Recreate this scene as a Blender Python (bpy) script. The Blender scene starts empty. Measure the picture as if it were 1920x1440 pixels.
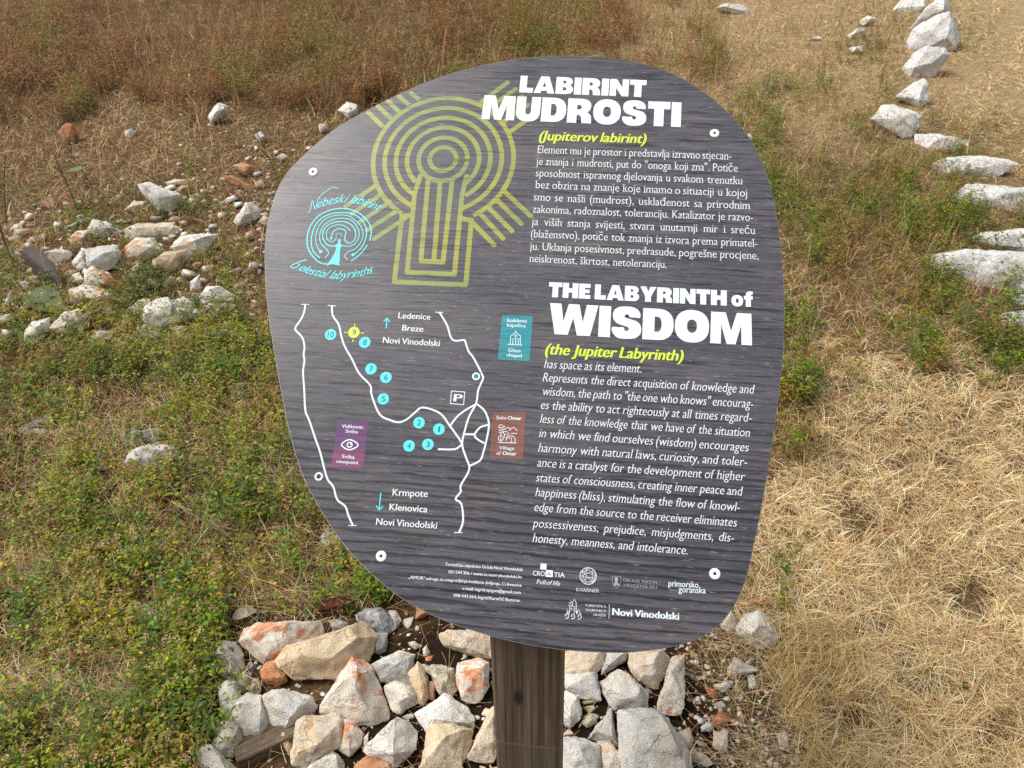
import bpy, bmesh, math, random
import numpy as np
from mathutils import Vector, Matrix, noise as mnoise

# ------------------------------------------------------------------ camera, sky, sun, exposure
sc = bpy.context.scene
COL = sc.collection
F = 1420.0                       # focal length in photograph pixels (1920 wide)
PITCH, ROLL = math.radians(31), math.radians(1.53)
EYE = Vector((0, 0, 1.5))
FWD = Vector((0, math.cos(PITCH), -math.sin(PITCH)))
R0, U0 = Vector((1, 0, 0)), Vector((0, math.sin(PITCH), math.cos(PITCH)))
RGT = R0 * math.cos(ROLL) - U0 * math.sin(ROLL)
UPV = U0 * math.cos(ROLL) + R0 * math.sin(ROLL)
cd = bpy.data.cameras.new('camera')
cam = bpy.data.objects.new('camera', cd)
COL.objects.link(cam)
cd.sensor_width = 36.0
cd.lens = 36.0 * F / 1920.0
cd.clip_start, cd.clip_end = 0.05, 500
cam.matrix_world = Matrix((
    (RGT.x, UPV.x, -FWD.x, EYE.x), (RGT.y, UPV.y, -FWD.y, EYE.y),
    (RGT.z, UPV.z, -FWD.z, EYE.z), (0, 0, 0, 1)))
cd.dof.use_dof = True
cd.dof.focus_distance = 1.03
cd.dof.aperture_fstop = 15.0
sc.camera = cam

SUN_EL, SUN_AZ = math.radians(57), math.radians(-86)      # azimuth from +Y towards +X
w = bpy.data.worlds.new("World")
sc.world = w
w.use_nodes = True
nt = w.node_tree
sky = nt.nodes.new('ShaderNodeTexSky')
sky.sky_type = 'NISHITA'
sky.sun_disc = False
sky.sun_elevation, sky.sun_rotation = SUN_EL, SUN_AZ
sky.dust_density, sky.air_density = 4.0, 1.0
hs = nt.nodes.new('ShaderNodeHueSaturation')
hs.inputs['Saturation'].default_value = 0.3
nt.links.new(sky.outputs[0], hs.inputs['Color'])
nt.links.new(hs.outputs[0], nt.nodes['Background'].inputs['Color'])
nt.nodes['Background'].inputs['Strength'].default_value = 0.125
sd = bpy.data.lights.new('sun', 'SUN')
sd.energy, sd.angle, sd.color = 2.3, math.radians(34), (1.0, 0.94, 0.85)
sun = bpy.data.objects.new('sun', sd)
COL.objects.link(sun)
sdir = Vector((math.sin(SUN_AZ) * math.cos(SUN_EL), math.cos(SUN_AZ) * math.cos(SUN_EL), math.sin(SUN_EL)))
sun.rotation_euler = sdir.to_track_quat('Z', 'Y').to_euler()
sun.location = (-3, 2, 6)
sc.view_settings.view_transform = 'Standard'
sc.view_settings.look = 'None'
sc.view_settings.gamma = 1
sc.view_settings.exposure = 0.52
sc.cycles.use_denoising = False

rng = np.random.default_rng(7)
random.seed(7)

# ------------------------------------------------------------------ helpers
def ray(x, y):
    return FWD + RGT * ((x - 960) / F) - UPV * ((y - 720) / F)

def tag(o, label=None, cat=None, group=None, kind=None):
    if label: o['label'] = label
    if cat: o['category'] = cat
    if group: o['group'] = group
    if kind: o['kind'] = kind
    return o

def empty(name, loc):
    o = bpy.data.objects.new(name, None)
    COL.objects.link(o)
    o.location = loc
    o.empty_display_size = 0.05
    return o

def link(name, me, mats, parent=None, loc=None):
    o = bpy.data.objects.new(name, me)
    COL.objects.link(o)
    for m in (mats if isinstance(mats, (list, tuple)) else [mats]):
        me.materials.append(m)
    if parent: o.parent = parent
    if loc is not None: o.location = loc
    return o

def vnoise(x, y, s, seed=0):
    """smooth 2-D value noise in 0..1 (numpy arrays)"""
    x = np.asarray(x, float) / s; y = np.asarray(y, float) / s
    xi, yi = np.floor(x).astype(np.int64), np.floor(y).astype(np.int64)
    fx, fy = x - xi, y - yi
    fx, fy = fx * fx * (3 - 2 * fx), fy * fy * (3 - 2 * fy)
    def h(a, b):
        n = (a * 374761393 + b * 668265263 + seed * 974634777) & 0x7fffffff
        n = ((n ^ (n >> 13)) * 1274126177) & 0x7fffffff
        return ((n ^ (n >> 16)) & 0xffff) / 65535.0
    return (h(xi, yi) * (1 - fx) + h(xi + 1, yi) * fx) * (1 - fy) + (h(xi, yi + 1) * (1 - fx) + h(xi + 1, yi + 1) * fx) * fy

def hgt(x, y):
    """terrain height: a gentle rise away from the camera with small lumps"""
    x = np.asarray(x, float); y = np.asarray(y, float)
    base = 0.09 * np.clip(y - 0.5, 0, 25) + 0.03 * np.clip(y - 25.5, 0, None)
    d = np.clip(y, 0.0, 12) / 12
    return base + (vnoise(x, y, 0.45, 3) - .5) * 0.035 + (vnoise(x, y, 1.7, 4) - .5) * (0.03 + 0.12 * d) + (vnoise(x, y, 0.12, 5) - .5) * 0.012

def ground_px(px, py):
    """points where the rays through photograph pixels meet the terrain (arrays)"""
    px = np.asarray(px, float); py = np.asarray(py, float)
    a, b = (px - 960) / F, (py - 720) / F
    dx = FWD.x + RGT.x * a - UPV.x * b
    dy = FWD.y + RGT.y * a - UPV.y * b
    dz = FWD.z + RGT.z * a - UPV.z * b
    t = (EYE.z + 0.045) / (0.09 * dy - dz)
    for _ in range(6):
        hz = hgt(dx * t, dy * t)
        t = t + (EYE.z + dz * t - hz) / (0.09 * dy - dz) * 0.8
    return np.stack([dx * t, dy * t, hgt(dx * t, dy * t)], -1), t

def mesh_np(name, V, Q, C=None):
    """mesh from vertex array, quad array and per-vertex colours"""
    me = bpy.data.meshes.new(name)
    me.vertices.add(len(V)); me.vertices.foreach_set('co', np.ascontiguousarray(V, np.float32).ravel())
    k = Q.shape[1]
    me.loops.add(Q.size); me.loops.foreach_set('vertex_index', np.ascontiguousarray(Q, np.int32).ravel())
    me.polygons.add(len(Q)); me.polygons.foreach_set('loop_start', np.arange(0, Q.size, k, dtype=np.int32))
    me.update(calc_edges=True)
    if C is not None:
        at = me.color_attributes.new('Col', 'FLOAT_COLOR', 'POINT')
        c4 = np.ones((len(V), 4), np.float32); c4[:, :3] = C
        at.data.foreach_set('color', c4.ravel())
    return me

def smooth_pts(pts, closed=False, n=6):
    P = [Vector((p[0], p[1])) for p in pts]
    out = []
    m = len(P)
    for i in range(m if closed else m - 1):
        p0 = P[(i - 1) % m] if (closed or i > 0) else P[i]
        p1, p2 = P[i], P[(i + 1) % m]
        p3 = P[(i + 2) % m] if (closed or i + 2 < m) else p2
        for k in range(n):
            t = k / n
            out.append(0.5 * ((2 * p1) + (p2 - p0) * t + (2 * p0 - 5 * p1 + 4 * p2 - p3) * t * t + (3 * p1 - p0 - 3 * p2 + p3) * t ** 3))
    if not closed: out.append(P[-1])
    return out

# ------------------------------------------------------------------ materials
def new_mat(name):
    m = bpy.data.materials.new(name)
    m.use_nodes = True
    t = m.node_tree
    return m, t, t.nodes['Principled BSDF']

def N(t, kind, **kw):
    n = t.nodes.new(kind)
    for k, v in kw.items():
        if k.startswith('i_'):
            n.inputs[k[2:].replace('_', ' ')].default_value = v
        else:
            setattr(n, k, v)
    return n

def ramp(t, fac, stops):
    r = t.nodes.new('ShaderNodeValToRGB')
    e = r.color_ramp.elements
    while len(e) < len(stops): e.new(0.5)
    for q, (p, c) in zip(e, stops):
        q.position = p
        q.color = (c, c, c, 1) if isinstance(c, (int, float)) else (*c, 1)
    t.links.new(fac, r.inputs[0])
    return r.outputs[0]

def mix(t, fac, a, b, mode='MIX'):
    n = t.nodes.new('ShaderNodeMix')
    n.data_type = 'RGBA'; n.blend_type = mode
    for s, v in ((n.inputs[0], fac), (n.inputs[6], a), (n.inputs[7], b)):
        if hasattr(v, 'is_linked'): t.links.new(v, s)
        elif isinstance(v, (int, float)): s.default_value = v
        else: s.default_value = (*v, 1)
    return n.outputs[2]

def tex_noise(t, vec, scale, detail=4, rough=0.55, dist=0.0):
    n = N(t, 'ShaderNodeTexNoise')
    n.inputs['Scale'].default_value = scale; n.inputs['Detail'].default_value = detail
    n.inputs['Roughness'].default_value = rough; n.inputs['Distortion'].default_value = dist
    if vec is not None: t.links.new(vec, n.inputs['Vector'])
    return n.outputs['Fac']

def mapping(t, vec, scale=(1, 1, 1), loc=(0, 0, 0), rot=(0, 0, 0)):
    m = N(t, 'ShaderNodeMapping')
    m.inputs['Scale'].default_value = scale; m.inputs['Location'].default_value = loc; m.inputs['Rotation'].default_value = rot
    t.links.new(vec, m.inputs['Vector'])
    return m.outputs[0]

def bump(t, b, h, strength, dist):
    n = N(t, 'ShaderNodeBump')
    n.inputs['Strength'].default_value = strength; n.inputs['Distance'].default_value = dist
    t.links.new(h, n.inputs['Height'])
    t.links.new(n.outputs[0], b.inputs['Normal'])

def plant_mat(name, rough=0.7, transl=0.25):
    m, t, b = new_mat(name)
    a = N(t, 'ShaderNodeVertexColor', layer_name='Col')
    t.links.new(a.outputs[0], b.inputs['Base Color'])
    b.inputs['Roughness'].default_value = rough
    b.inputs['Specular IOR Level'].default_value = 0.25
    tr = N(t, 'ShaderNodeBsdfTranslucent')
    t.links.new(a.outputs[0], tr.inputs['Color'])
    ms = N(t, 'ShaderNodeMixShader'); ms.inputs[0].default_value = transl
    t.links.new(b.outputs[0], ms.inputs[1]); t.links.new(tr.outputs[0], ms.inputs[2])
    t.links.new(ms.outputs[0], t.nodes['Material Output'].inputs['Surface'])
    return m

def flat_mat(name, c, rough=0.6):
    m, t, b = new_mat(name)
    g = N(t, 'ShaderNodeTexCoord')
    f = tex_noise(t, g.outputs['Object'], 90, 3)
    col = mix(t, f, tuple(v * 0.8 for v in c), tuple(min(1, v * 1.2) for v in c))
    t.links.new(col, b.inputs['Base Color'])
    b.inputs['Roughness'].default_value = rough
    return m

def stone_mat(name, base, alt, rust=None, rust_lo=0.6, dark=None, dark_lo=0.66, lichen=None):
    """limestone: two mixed body tones, optional iron-stain patches, optional dark pits, fine veins and grain"""
    m, t, b = new_mat(name)
    g = N(t, 'ShaderNodeTexCoord')
    oi = N(t, 'ShaderNodeObjectInfo')
    vs = N(t, 'ShaderNodeVectorMath', operation='SCALE'); vs.inputs[0].default_value = (13.1, 7.7, 19.3)
    t.links.new(oi.outputs['Random'], vs.inputs['Scale'])
    va = N(t, 'ShaderNodeVectorMath', operation='ADD')
    t.links.new(g.outputs['Object'], va.inputs[0]); t.links.new(vs.outputs[0], va.inputs[1])
    v = va.outputs[0]
    c = mix(t, ramp(t, tex_noise(t, v, 14, 5, .6, .6), [(.38, 0.), (.62, 1.)]), base, alt)
    fine = tex_noise(t, v, 160, 4, .7)
    c = mix(t, ramp(t, fine, [(.3, .0), (.7, 1.)]), c, mix(t, 0.5, c, (1, .98, .94), 'MULTIPLY'))
    c = mix(t, 0.25, c, ramp(t, fine, [(.25, .55), (.55, 1.)]), 'MULTIPLY')
    c = mix(t, 0.3, c, ramp(t, tex_noise(t, v, 30, 6, .7), [(.32, .5), (.55, 1.)]), 'MULTIPLY')
    c = mix(t, ramp(t, tex_noise(t, v, 7, 4, .6, .5), [(.5, 0.), (.68, .45)]), c, (.60, .49, .33))
    # thin veins
    vein = tex_noise(t, mapping(t, v, (9, 9, 26), rot=(.5, .7, .2)), 1.0, 3, .5, 1.2)
    vm = N(t, 'ShaderNodeMath', operation='SUBTRACT'); t.links.new(vein, vm.inputs[0]); vm.inputs[1].default_value = .5
    ab = N(t, 'ShaderNodeMath', operation='ABSOLUTE'); t.links.new(vm.outputs[0], ab.inputs[0])
    c = mix(t, ramp(t, ab.outputs[0], [(.0, .35), (.012, .0)]), c, tuple(x * .55 for x in base))
    # hairline cracks
    dv = N(t, 'ShaderNodeVectorMath', operation='ADD'); t.links.new(v, dv.inputs[0])
    nz = N(t, 'ShaderNodeTexNoise'); nz.inputs['Scale'].default_value = 20; nz.inputs['Detail'].default_value = 5; t.links.new(v, nz.inputs['Vector'])
    sv = N(t, 'ShaderNodeVectorMath', operation='SCALE'); sv.inputs['Scale'].default_value = .07; t.links.new(nz.outputs['Color'], sv.inputs[0]); t.links.new(sv.outputs[0], dv.inputs[1])
    vo = N(t, 'ShaderNodeTexVoronoi', feature='DISTANCE_TO_EDGE'); vo.inputs['Scale'].default_value = 11; t.links.new(dv.outputs[0], vo.inputs['Vector'])
    ck = mix(t, ramp(t, tex_noise(t, v, 9, 3), [(.47, 0.), (.56, 1.)]), (0, 0, 0), ramp(t, vo.outputs['Distance'], [(.0, .75), (.018, .0)]))
    c = mix(t, ck, c, tuple(x * .28 for x in base))
    if rust:
        rn = tex_noise(t, v, 11, 6, .62, .8)
        rc = mix(t, ramp(t, tex_noise(t, v, 40, 4, .6), [(.35, 0.), (.65, 1.)]), rust, tuple(min(1, x * 1.5 + .06) for x in rust))
        c = mix(t, ramp(t, rn, [(rust_lo, 0.), (rust_lo + .07, .9)]), c, rc)
    if dark:
        dn = tex_noise(t, v, 22, 5, .7, .3)
        c = mix(t, ramp(t, dn, [(dark_lo, 0.), (dark_lo + .06, .85)]), c, dark)
    if lichen:
        ln = tex_noise(t, v, 60, 5, .7)
        c = mix(t, ramp(t, ln, [(.5, 0.), (.62, .8)]), c, lichen)
    t.links.new(c, b.inputs['Base Color'])
    b.inputs['Roughness'].default_value = 0.72
    b.inputs['Specular IOR Level'].default_value = 0.35
    hb = mix(t, .5, tex_noise(t, v, 55, 8, .7), tex_noise(t, v, 240, 4, .7))
    bump(t, b, hb, 0.9, 0.008)
    return m
# ------------------------------------------------------------------ the ground, one sheet to the horizon
def ground():
    xs = np.concatenate([-np.geomspace(100, 4.2, 26), np.arange(-4, 4.01, 0.035), np.geomspace(4.2, 100, 26)])
    ys = np.concatenate([-np.geomspace(60, .3, 18), np.arange(-.2, 4.5, 0.035), np.arange(4.5, 12, .09), np.geomspace(12.2, 140, 26)])
    X, Y = np.meshgrid(xs, ys)
    Z = hgt(X, Y)
    V = np.stack([X, Y, Z], -1).reshape(-1, 3)
    nx, ny = len(xs), len(ys)
    i = (np.arange(ny - 1)[:, None] * nx + np.arange(nx - 1)[None, :]).ravel()
    Q = np.stack([i, i + 1, i + nx + 1, i + nx], -1)
    me = mesh_np('ground', V, Q)
    me.polygons.foreach_set('use_smooth', np.ones(len(Q), bool))
    m, t, b = new_mat('dry_earth')
    g = N(t, 'ShaderNodeTexCoord'); v = g.outputs['Object']
    soil = mix(t, tex_noise(t, v, 30, 6, .65), (.013, .008, .005), (.048, .028, .015))
    thatch = mix(t, ramp(t, tex_noise(t, v, 26, 6, .75), [(.32, 0.), (.68, 1.)]), (.040, .023, .010), (.21, .13, .06))
    # straw-coloured towards +x
    sx = N(t, 'ShaderNodeSeparateXYZ'); t.links.new(v, sx.inputs[0])
    sm = N(t, 'ShaderNodeMath', operation='ADD'); t.links.new(sx.outputs[0], sm.inputs[0])
    wob = N(t, 'ShaderNodeMath', operation='MULTIPLY'); t.links.new(tex_noise(t, v, 3, 3), wob.inputs[0]); wob.inputs[1].default_value = .5
    t.links.new(wob.outputs[0], sm.inputs[1])
    straw = mix(t, ramp(t, tex_noise(t, v, 40, 6, .75), [(.3, 0.), (.7, 1.)]), (.045, .027, .013), (.28, .19, .09))
    yfar = N(t, 'ShaderNodeMapRange'); t.links.new(sx.outputs[1], yfar.inputs[0]); yfar.inputs[1].default_value = 3.2; yfar.inputs[2].default_value = 5.0
    path = mix(t, ramp(t, tex_noise(t, v, 22, 7, .75), [(.3, 0.), (.7, 1.)]), (.17, .11, .05), (.50, .37, .21))
    straw = mix(t, yfar.outputs[0], straw, path)
    c = mix(t, ramp(t, sm.outputs[0], [(.75, 0.), (1.1, 1.)]), thatch, straw)
    # bare dark soil round the stones at the foot of the sign
    sp = N(t, 'ShaderNodeVectorMath', operation='SUBTRACT'); t.links.new(v, sp.inputs[0]); sp.inputs[1].default_value = (.02, .95, 0.05)
    ss = N(t, 'ShaderNodeVectorMath', operation='MULTIPLY'); t.links.new(sp.outputs[0], ss.inputs[0]); ss.inputs[1].default_value = (1 / .62, 1 / .62, 0)
    ln = N(t, 'ShaderNodeVectorMath', operation='LENGTH'); t.links.new(ss.outputs[0], ln.inputs[0])
    sa = N(t, 'ShaderNodeMath', operation='ADD'); t.links.new(ln.outputs['Value'], sa.inputs[0]); t.links.new(wob.outputs[0], sa.inputs[1])
    c = mix(t, ramp(t, sa.outputs[0], [(0.95, 1.), (1.0, 0.)]) if False else ramp(t, sa.outputs[0], [(.9, 0.), (.99, 1.)]), soil, c)
    t.links.new(c, b.inputs['Base Color'])
    b.inputs['Roughness'].default_value = .95
    b.inputs['Specular IOR Level'].default_value = .1
    bump(t, b, tex_noise(t, v, 70, 8, .75), .9, .02)
    tag(link('ground', me, m), 'dry stony hillside ground with bare dark soil round the post', 'ground', kind='structure')
ground()
# ------------------------------------------------------------------ the information sign
Z0 = 1.04
def board_z(x, y): return Z0 / (1 + .000046 * (x - 985) + .000202 * (y - 665))
def board_pt(x, y):
    return EYE + ray(x, y) * board_z(x, y)
BO = board_pt(985, 665)
ex0 = (board_pt(1400, 690) - board_pt(985, 665)).normalized()
BN = (board_pt(1400, 690) - BO).cross(board_pt(985, 200) - BO).normalized()
EX = ex0
EY = BN.cross(EX).normalized()
BM = Matrix(((EX.x, EY.x, BN.x, BO.x), (EX.y, EY.y, BN.y, BO.y), (EX.z, EY.z, BN.z, BO.z), (0, 0, 0, 1)))
def U(x, y):
    d = ray(x, y)
    t = (BO - EYE).dot(BN) / d.dot(BN)
    p = EYE + d * t - BO
    return Vector((p.dot(EX), p.dot(EY)))
def SC(x, y): return board_z(x, y) / F         # metres per photo pixel there

POST_YAW = math.radians(-9)
post_base = Vector((.0145, .70, float(hgt(.03, .7))))
sign = empty('information_sign', post_base)
tag(sign, 'rounded information board about a labyrinth on a dark wooden post', 'information sign')
SM = Matrix.Translation(post_base)

# wood print of the panel: shared node recipe so that inks let the grain through
def grain_nodes(t):
    g = N(t, 'ShaderNodeTexCoord'); v = g.outputs['Object']
    warp = tex_noise(t, mapping(t, v, (2.5, 5, 1)), 1.0, 2, .45)
    sx = N(t, 'ShaderNodeSeparateXYZ'); t.links.new(v, sx.inputs[0])
    wv = N(t, 'ShaderNodeMath', operation='MULTIPLY_ADD'); t.links.new(warp, wv.inputs[0]); wv.inputs[1].default_value = .014; t.links.new(sx.outputs[1], wv.inputs[2])
    cb = N(t, 'ShaderNodeCombineXYZ'); t.links.new(sx.outputs[0], cb.inputs[0]); t.links.new(wv.outputs[0], cb.inputs[1])
    vv = cb.outputs[0]
    fine = tex_noise(t, mapping(t, vv, (22, 620, 1)), 1.0, 4, .65)
    mid = tex_noise(t, mapping(t, vv, (11, 260, 1), (3, 1, 0)), 1.0, 4, .6)
    broad = tex_noise(t, mapping(t, vv, (3, 14, 1), (7, 2, 0)), 1.0, 3, .5)
    # ridged weathered grain of the lower part
    wave = N(t, 'ShaderNodeTexWave', wave_type='BANDS', bands_direction='Y', wave_profile='SAW')
    wave.inputs['Scale'].default_value = 24; wave.inputs['Distortion'].default_value = 2.2; wave.inputs['Detail'].default_value = 2; wave.inputs['Detail Scale'].default_value = 2.0
    t.links.new(mapping(t, vv, (.35, 1, 1)), wave.inputs['Vector'])
    low = N(t, 'ShaderNodeMapRange'); t.links.new(sx.outputs[1], low.inputs[0])
    low.inputs[1].default_value = -.05; low.inputs[2].default_value = -.16; low.inputs[3].default_value = 0; low.inputs[4].default_value = 1
    groove = ramp(t, wave.outputs['Fac'], [(.0, .10), (.22, 1.), (.75, .85), (1., .22)])
    gm = mix(t, low.outputs[0], (1, 1, 1), groove)
    cracks = ramp(t, mid, [(.37, .30), (.47, 1.)])
    lines = ramp(t, fine, [(.36, .40), (.52, 1.)])
    k = mix(t, 1.0, mix(t, .8, cracks, lines, 'MULTIPLY'), gm, 'MULTIPLY')
    fl = ramp(t, tex_noise(t, mapping(t, vv, (60, 380, 1), (1, 9, 0)), 1.0, 3, .6), [(.62, 0.), (.70, 1.)])
    pale = ramp(t, tex_noise(t, mapping(t, vv, (7, 150, 1), (2, 5, 0)), 1.0, 5, .65), [(.54, 0.), (.70, 1.)])
    return v, k, broad, fl, pale, fine

def finish_print(t, b, fine):
    b.inputs['Roughness'].default_value = .33
    b.inputs['Specular IOR Level'].default_value = .55
    sm = tex_noise(t, N(t, 'ShaderNodeTexCoord').outputs['Object'], 6, 5, .7, .6)
    t.links.new(ramp(t, sm, [(.3, .26), (.7, .44)]), b.inputs['Roughness'])
    bump(t, b, fine, .12, .0008)

def panel_mat():
    m, t, b = new_mat('printed_wood_panel')
    v, k, broad, fl, pale, fine = grain_nodes(t)
    body = mix(t, ramp(t, broad, [(.35, 0.), (.65, 1.)]), (.062, .065, .082), (.100, .094, .108))
    c = mix(t, 1.0, body, k, 'MULTIPLY')
    c = mix(t, ramp(t, pale, [(0, 0.), (1, .42)]), c, (.24, .19, .185))
    c = mix(t, ramp(t, fl, [(0, 0.), (1, .55)]), c, (.30, .28, .28))
    t.links.new(c, b.inputs['Base Color'])
    finish_print(t, b, fine)
    return m

def ink(name, c, c2=None, show=0.0):
    """printed ink; show = how much of the wood print comes through"""
    m, t, b = new_mat(name)
    v, k, broad, fl, pale, fine = grain_nodes(t)
    col = mix(t, ramp(t, tex_noise(t, v, 9, 3), [(.4, 0.), (.6, 1.)]), c, c2) if c2 else mix(t, 0.5, c, c)
    col = mix(t, show, col, k, 'MULTIPLY')
    col = mix(t, show * .3, col, (.08, .07, .07))
    t.links.new(col, b.inputs['Base Color'])
    finish_print(t, b, fine)
    return m

M_PANEL = panel_mat()
I_WHITE = ink('white_ink', (.70, .79, .83), show=.05)
I_CREAM = ink('text_ink', (.72, .76, .79), show=.06)
I_LIME = ink('lime_ink', (.58, .72, .06))
I_CYAN = ink('cyan_ink', (.10, .66, .72))
I_CYANT = ink('emblem_cyan_ink', (.10, .70, .74), show=.12)
I_LABY = ink('labyrinth_ink', (.40, .41, .055), (.25, .34, .10), show=.6)
I_TEAL = ink('teal_badge_ink', (.012, .29, .36), (.015, .33, .34), show=.5)
I_BROWN = ink('brown_badge_ink', (.23, .085, .062), (.27, .09, .06), show=.5)
I_PURP = ink('purple_badge_ink', (.13, .045, .17), (.15, .045, .18), show=.5)
I_MAG = ink('magenta_badge_ink', (.27, .05, .16), (.24, .05, .17), show=.5)
I_DIGIT = ink('digit_ink', (.012, .15, .19))
I_DARK = ink('dark_ink', (.03, .03, .035))
I_FAINT = ink('faint_ink', (.42, .43, .45), show=.3)

class Print:
    """collects flat printed shapes on the panel; build() links them as ONE mesh"""
    def __init__(s): s.v, s.f, s.m, s.mats = [], [], [], []
    def mi(s, m):
        if m not in s.mats: s.mats.append(m)
        return s.mats.index(m)
    def add(s, pts, faces, mat, w):
        o = len(s.v)
        s.v += [(p[0], p[1], w) for p in pts]
        s.f += [tuple(i + o for i in f) for f in faces]
        s.m += [s.mi(mat)] * len(faces)
    def poly(s, pts, mat, w):
        s.add(pts, [tuple(range(len(pts)))], mat, w)
    def ribbon(s, pts, wd, mat, w, closed=False, caps=True):
        P = [Vector((p[0], p[1])) for p in pts]
        n = len(P)
        L, R = [], []
        for i in range(n):
            a = P[(i - 1) % n] if (closed or i > 0) else P[i]
            c = P[(i + 1) % n] if (closed or i < n - 1) else P[i]
            d = (c - a)
            if d.length < 1e-9: d = Vector((1, 0))
            d.normalize()
            nn = Vector((-d.y, d.x))
            h = wd[i] * .5 if isinstance(wd, (list, tuple)) else wd * .5
            e = P[i] - d * h * .5 if (caps and not closed and i == 0) else (P[i] + d * h * .5 if (caps and not closed and i == n - 1) else P[i])
            L.append(e + nn * h); R.append(e - nn * h)
        fs = [(i, (i + 1) % n, n + (i + 1) % n, n + i)[::-1] for i in range(n if closed else n - 1)]
        s.add(L + R, fs, mat, w)
    def line(s, px, wpx, mat, w, smooth=0, closed=False):
        pts = [U(*p) for p in px]
        if smooth: pts = smooth_pts(pts, closed, smooth)
        s.ribbon(pts, wpx * SC(*px[len(px) // 2]), mat, w, closed)
    def disc(s, x, y, r, mat, w, n=28, squash=1.0):
        c = U(x, y); r *= SC(x, y)
        s.poly([(c.x + r * math.cos(a * 2 * math.pi / n), c.y + r * squash * math.sin(a * 2 * math.pi / n)) for a in range(n)], mat, w)
    def ring(s, x, y, r, wd, mat, w, n=32):
        c = U(x, y); k = SC(x, y)
        s.ribbon([(c.x + r * k * math.cos(a * 2 * math.pi / n), c.y + r * k * math.sin(a * 2 * math.pi / n)) for a in range(n)], wd * k, mat, w, True)
    def quad(s, px, mat, w, r=0):
        P = [U(*p) for p in px]
        if r:
            out = []
            rr = r * SC(*px[0])
            for i in range(4):
                a, b, c = P[i - 1], P[i], P[(i + 1) % 4]
                p1 = b + (a - b).normalized() * rr; p2 = b + (c - b).normalized() * rr
                for k in range(5):
                    q = k / 4
                    out.append(p1 * (1 - q) ** 2 + b * 2 * q * (1 - q) + p2 * q * q)
            P = out
        s.poly(P[::-1] if cross_sign(P) < 0 else P, mat, w)
    def build(s, name, parent, label=None):
        me = bpy.data.meshes.new(name)
        me.from_pydata(s.v, [], s.f)
        o = link(name, me, s.mats, parent)
        me.polygons.foreach_set('material_index', np.array(s.m, np.int32))
        me.update()
        if label: o['label'] = label
        return o
def cross_sign(P):
    return sum(P[i - 1][0] * P[i][1] - P[i][0] * P[i - 1][1] for i in range(len(P)))

# --- lettering: outlines of Blender's built-in font, with small slab serifs for the book face
_cache = {}
SERIF_OK = set('fhiklmnprxqdbujvwyKEUPRMNHFLTIVA')
def glyphs(word, serif=0.0):
    key = (word, serif)
    if key in _cache: return _cache[key]
    cu = bpy.data.curves.new('t', 'FONT')
    cu.body = word; cu.size = 1.0; cu.resolution_u = 3
    if serif: cu.offset = -.010
    ob = bpy.data.objects.new('t', cu)
    me = ob.to_mesh()
    V = [(v.co.x, v.co.y) for v in me.vertices]
    Fc = [tuple(p.vertices) for p in me.polygons]
    if serif:
        cnt = {}
        for f in Fc:
            for i in range(len(f)):
                e = (f[i - 1], f[i]); cnt.setdefault(tuple(sorted(e)), []).append(f)
        add = []
        for e, fs in cnt.items():
            if len(fs) != 1: continue
            a, b = V[e[0]], V[e[1]]
            if abs(a[1] - b[1]) > .004: continue
            x0, x1 = min(a[0], b[0]), max(a[0], b[0])
            if not (.03 < x1 - x0 < .13): continue
            cy = sum(V[i][1] for i in fs[0]) / len(fs[0])
            y = a[1]
            s, h = serif, .035
            if cy > y and (abs(y) < .02 or abs(y + .2) < .1): add.append((x0 - s, x1 + s, y, y + h))
            elif cy < y and y > .25: add.append((x0 - s * 1.2, x1 + (s if y > .6 else 0), y - h, y))
        for x0, x1, y0, y1 in add:
            o = len(V); V += [(x0, y0), (x1, y0), (x1, y1), (x0, y1)]; Fc.append((o, o + 1, o + 2, o + 3))
    ob.to_mesh_clear(); bpy.data.objects.remove(ob); bpy.data.curves.remove(cu)
    xs = [p[0] for p in V] or [0]
    _cache[key] = (V, Fc, min(xs), max(xs))
    return _cache[key]

CAP = .69    # cap height of the built-in face at size 1 (checked below)
CAP = max(p[1] for p in glyphs('H')[0])
def text(P, s, x0, y0, x1, y1, cap, mat, w, shear=0., bold=0., serif=0., kx=None, gap=.26, track=0.):
    """one line from the photo pixels (x0,y0) to (x1,y1) along its baseline; cap = cap height in photo pixels"""
    a, b = U(x0, y0), U(x1, y1)
    d = b - a; L = d.length; d.normalize(); n = Vector((-d.y, d.x))
    t = (U(x0, y0 - cap) - U(x0, y0)).dot(n)
    size = t / CAP
    words = s.split(' ')
    if track:
        chars = []
        for wd in words:
            chars += list(wd) + [None]
        chars = chars[:-1]
        G = [glyphs(c) if c else None for c in chars]
        W = [(g[3] - g[2]) if g else .25 for g in G]
        k = (L / size - track * (len(G) - 1)) / sum(W)
        x = 0
        items = []
        for g, wd in zip(G, W):
            if g: items.append((g, x))
            x += wd * k + track
    else:
        G = [glyphs(q, serif) for q in words]
        W = [g[3] - g[2] for g in G]
        if kx is None:
            k = (L / size) / (sum(W) + gap * (len(G) - 1)); sp = gap * k
        else:
            k = min(kx * 1.13, (L / size - .24 * (len(G) - 1)) / sum(W)); k = max(k, kx); sp = ((L / size) - sum(W) * k) / max(1, len(G) - 1)
        x = 0; items = []
        for g, wd in zip(G, W):
            items.append((g, x)); x += wd * k + sp
    reps = [0] if not bold else [-bold, -bold / 2, 0, bold / 2, bold]
    for g, ox in items:
        for j, r in enumerate(reps):
            pts = []
            for (gx, gy) in g[0]:
                lx = (ox + (gx - g[2]) * k + gy * shear + r) * size
                pts.append(a + d * lx + n * (gy * size))
            P.add(pts, g[1], mat, w + j * 2e-5)

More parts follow.
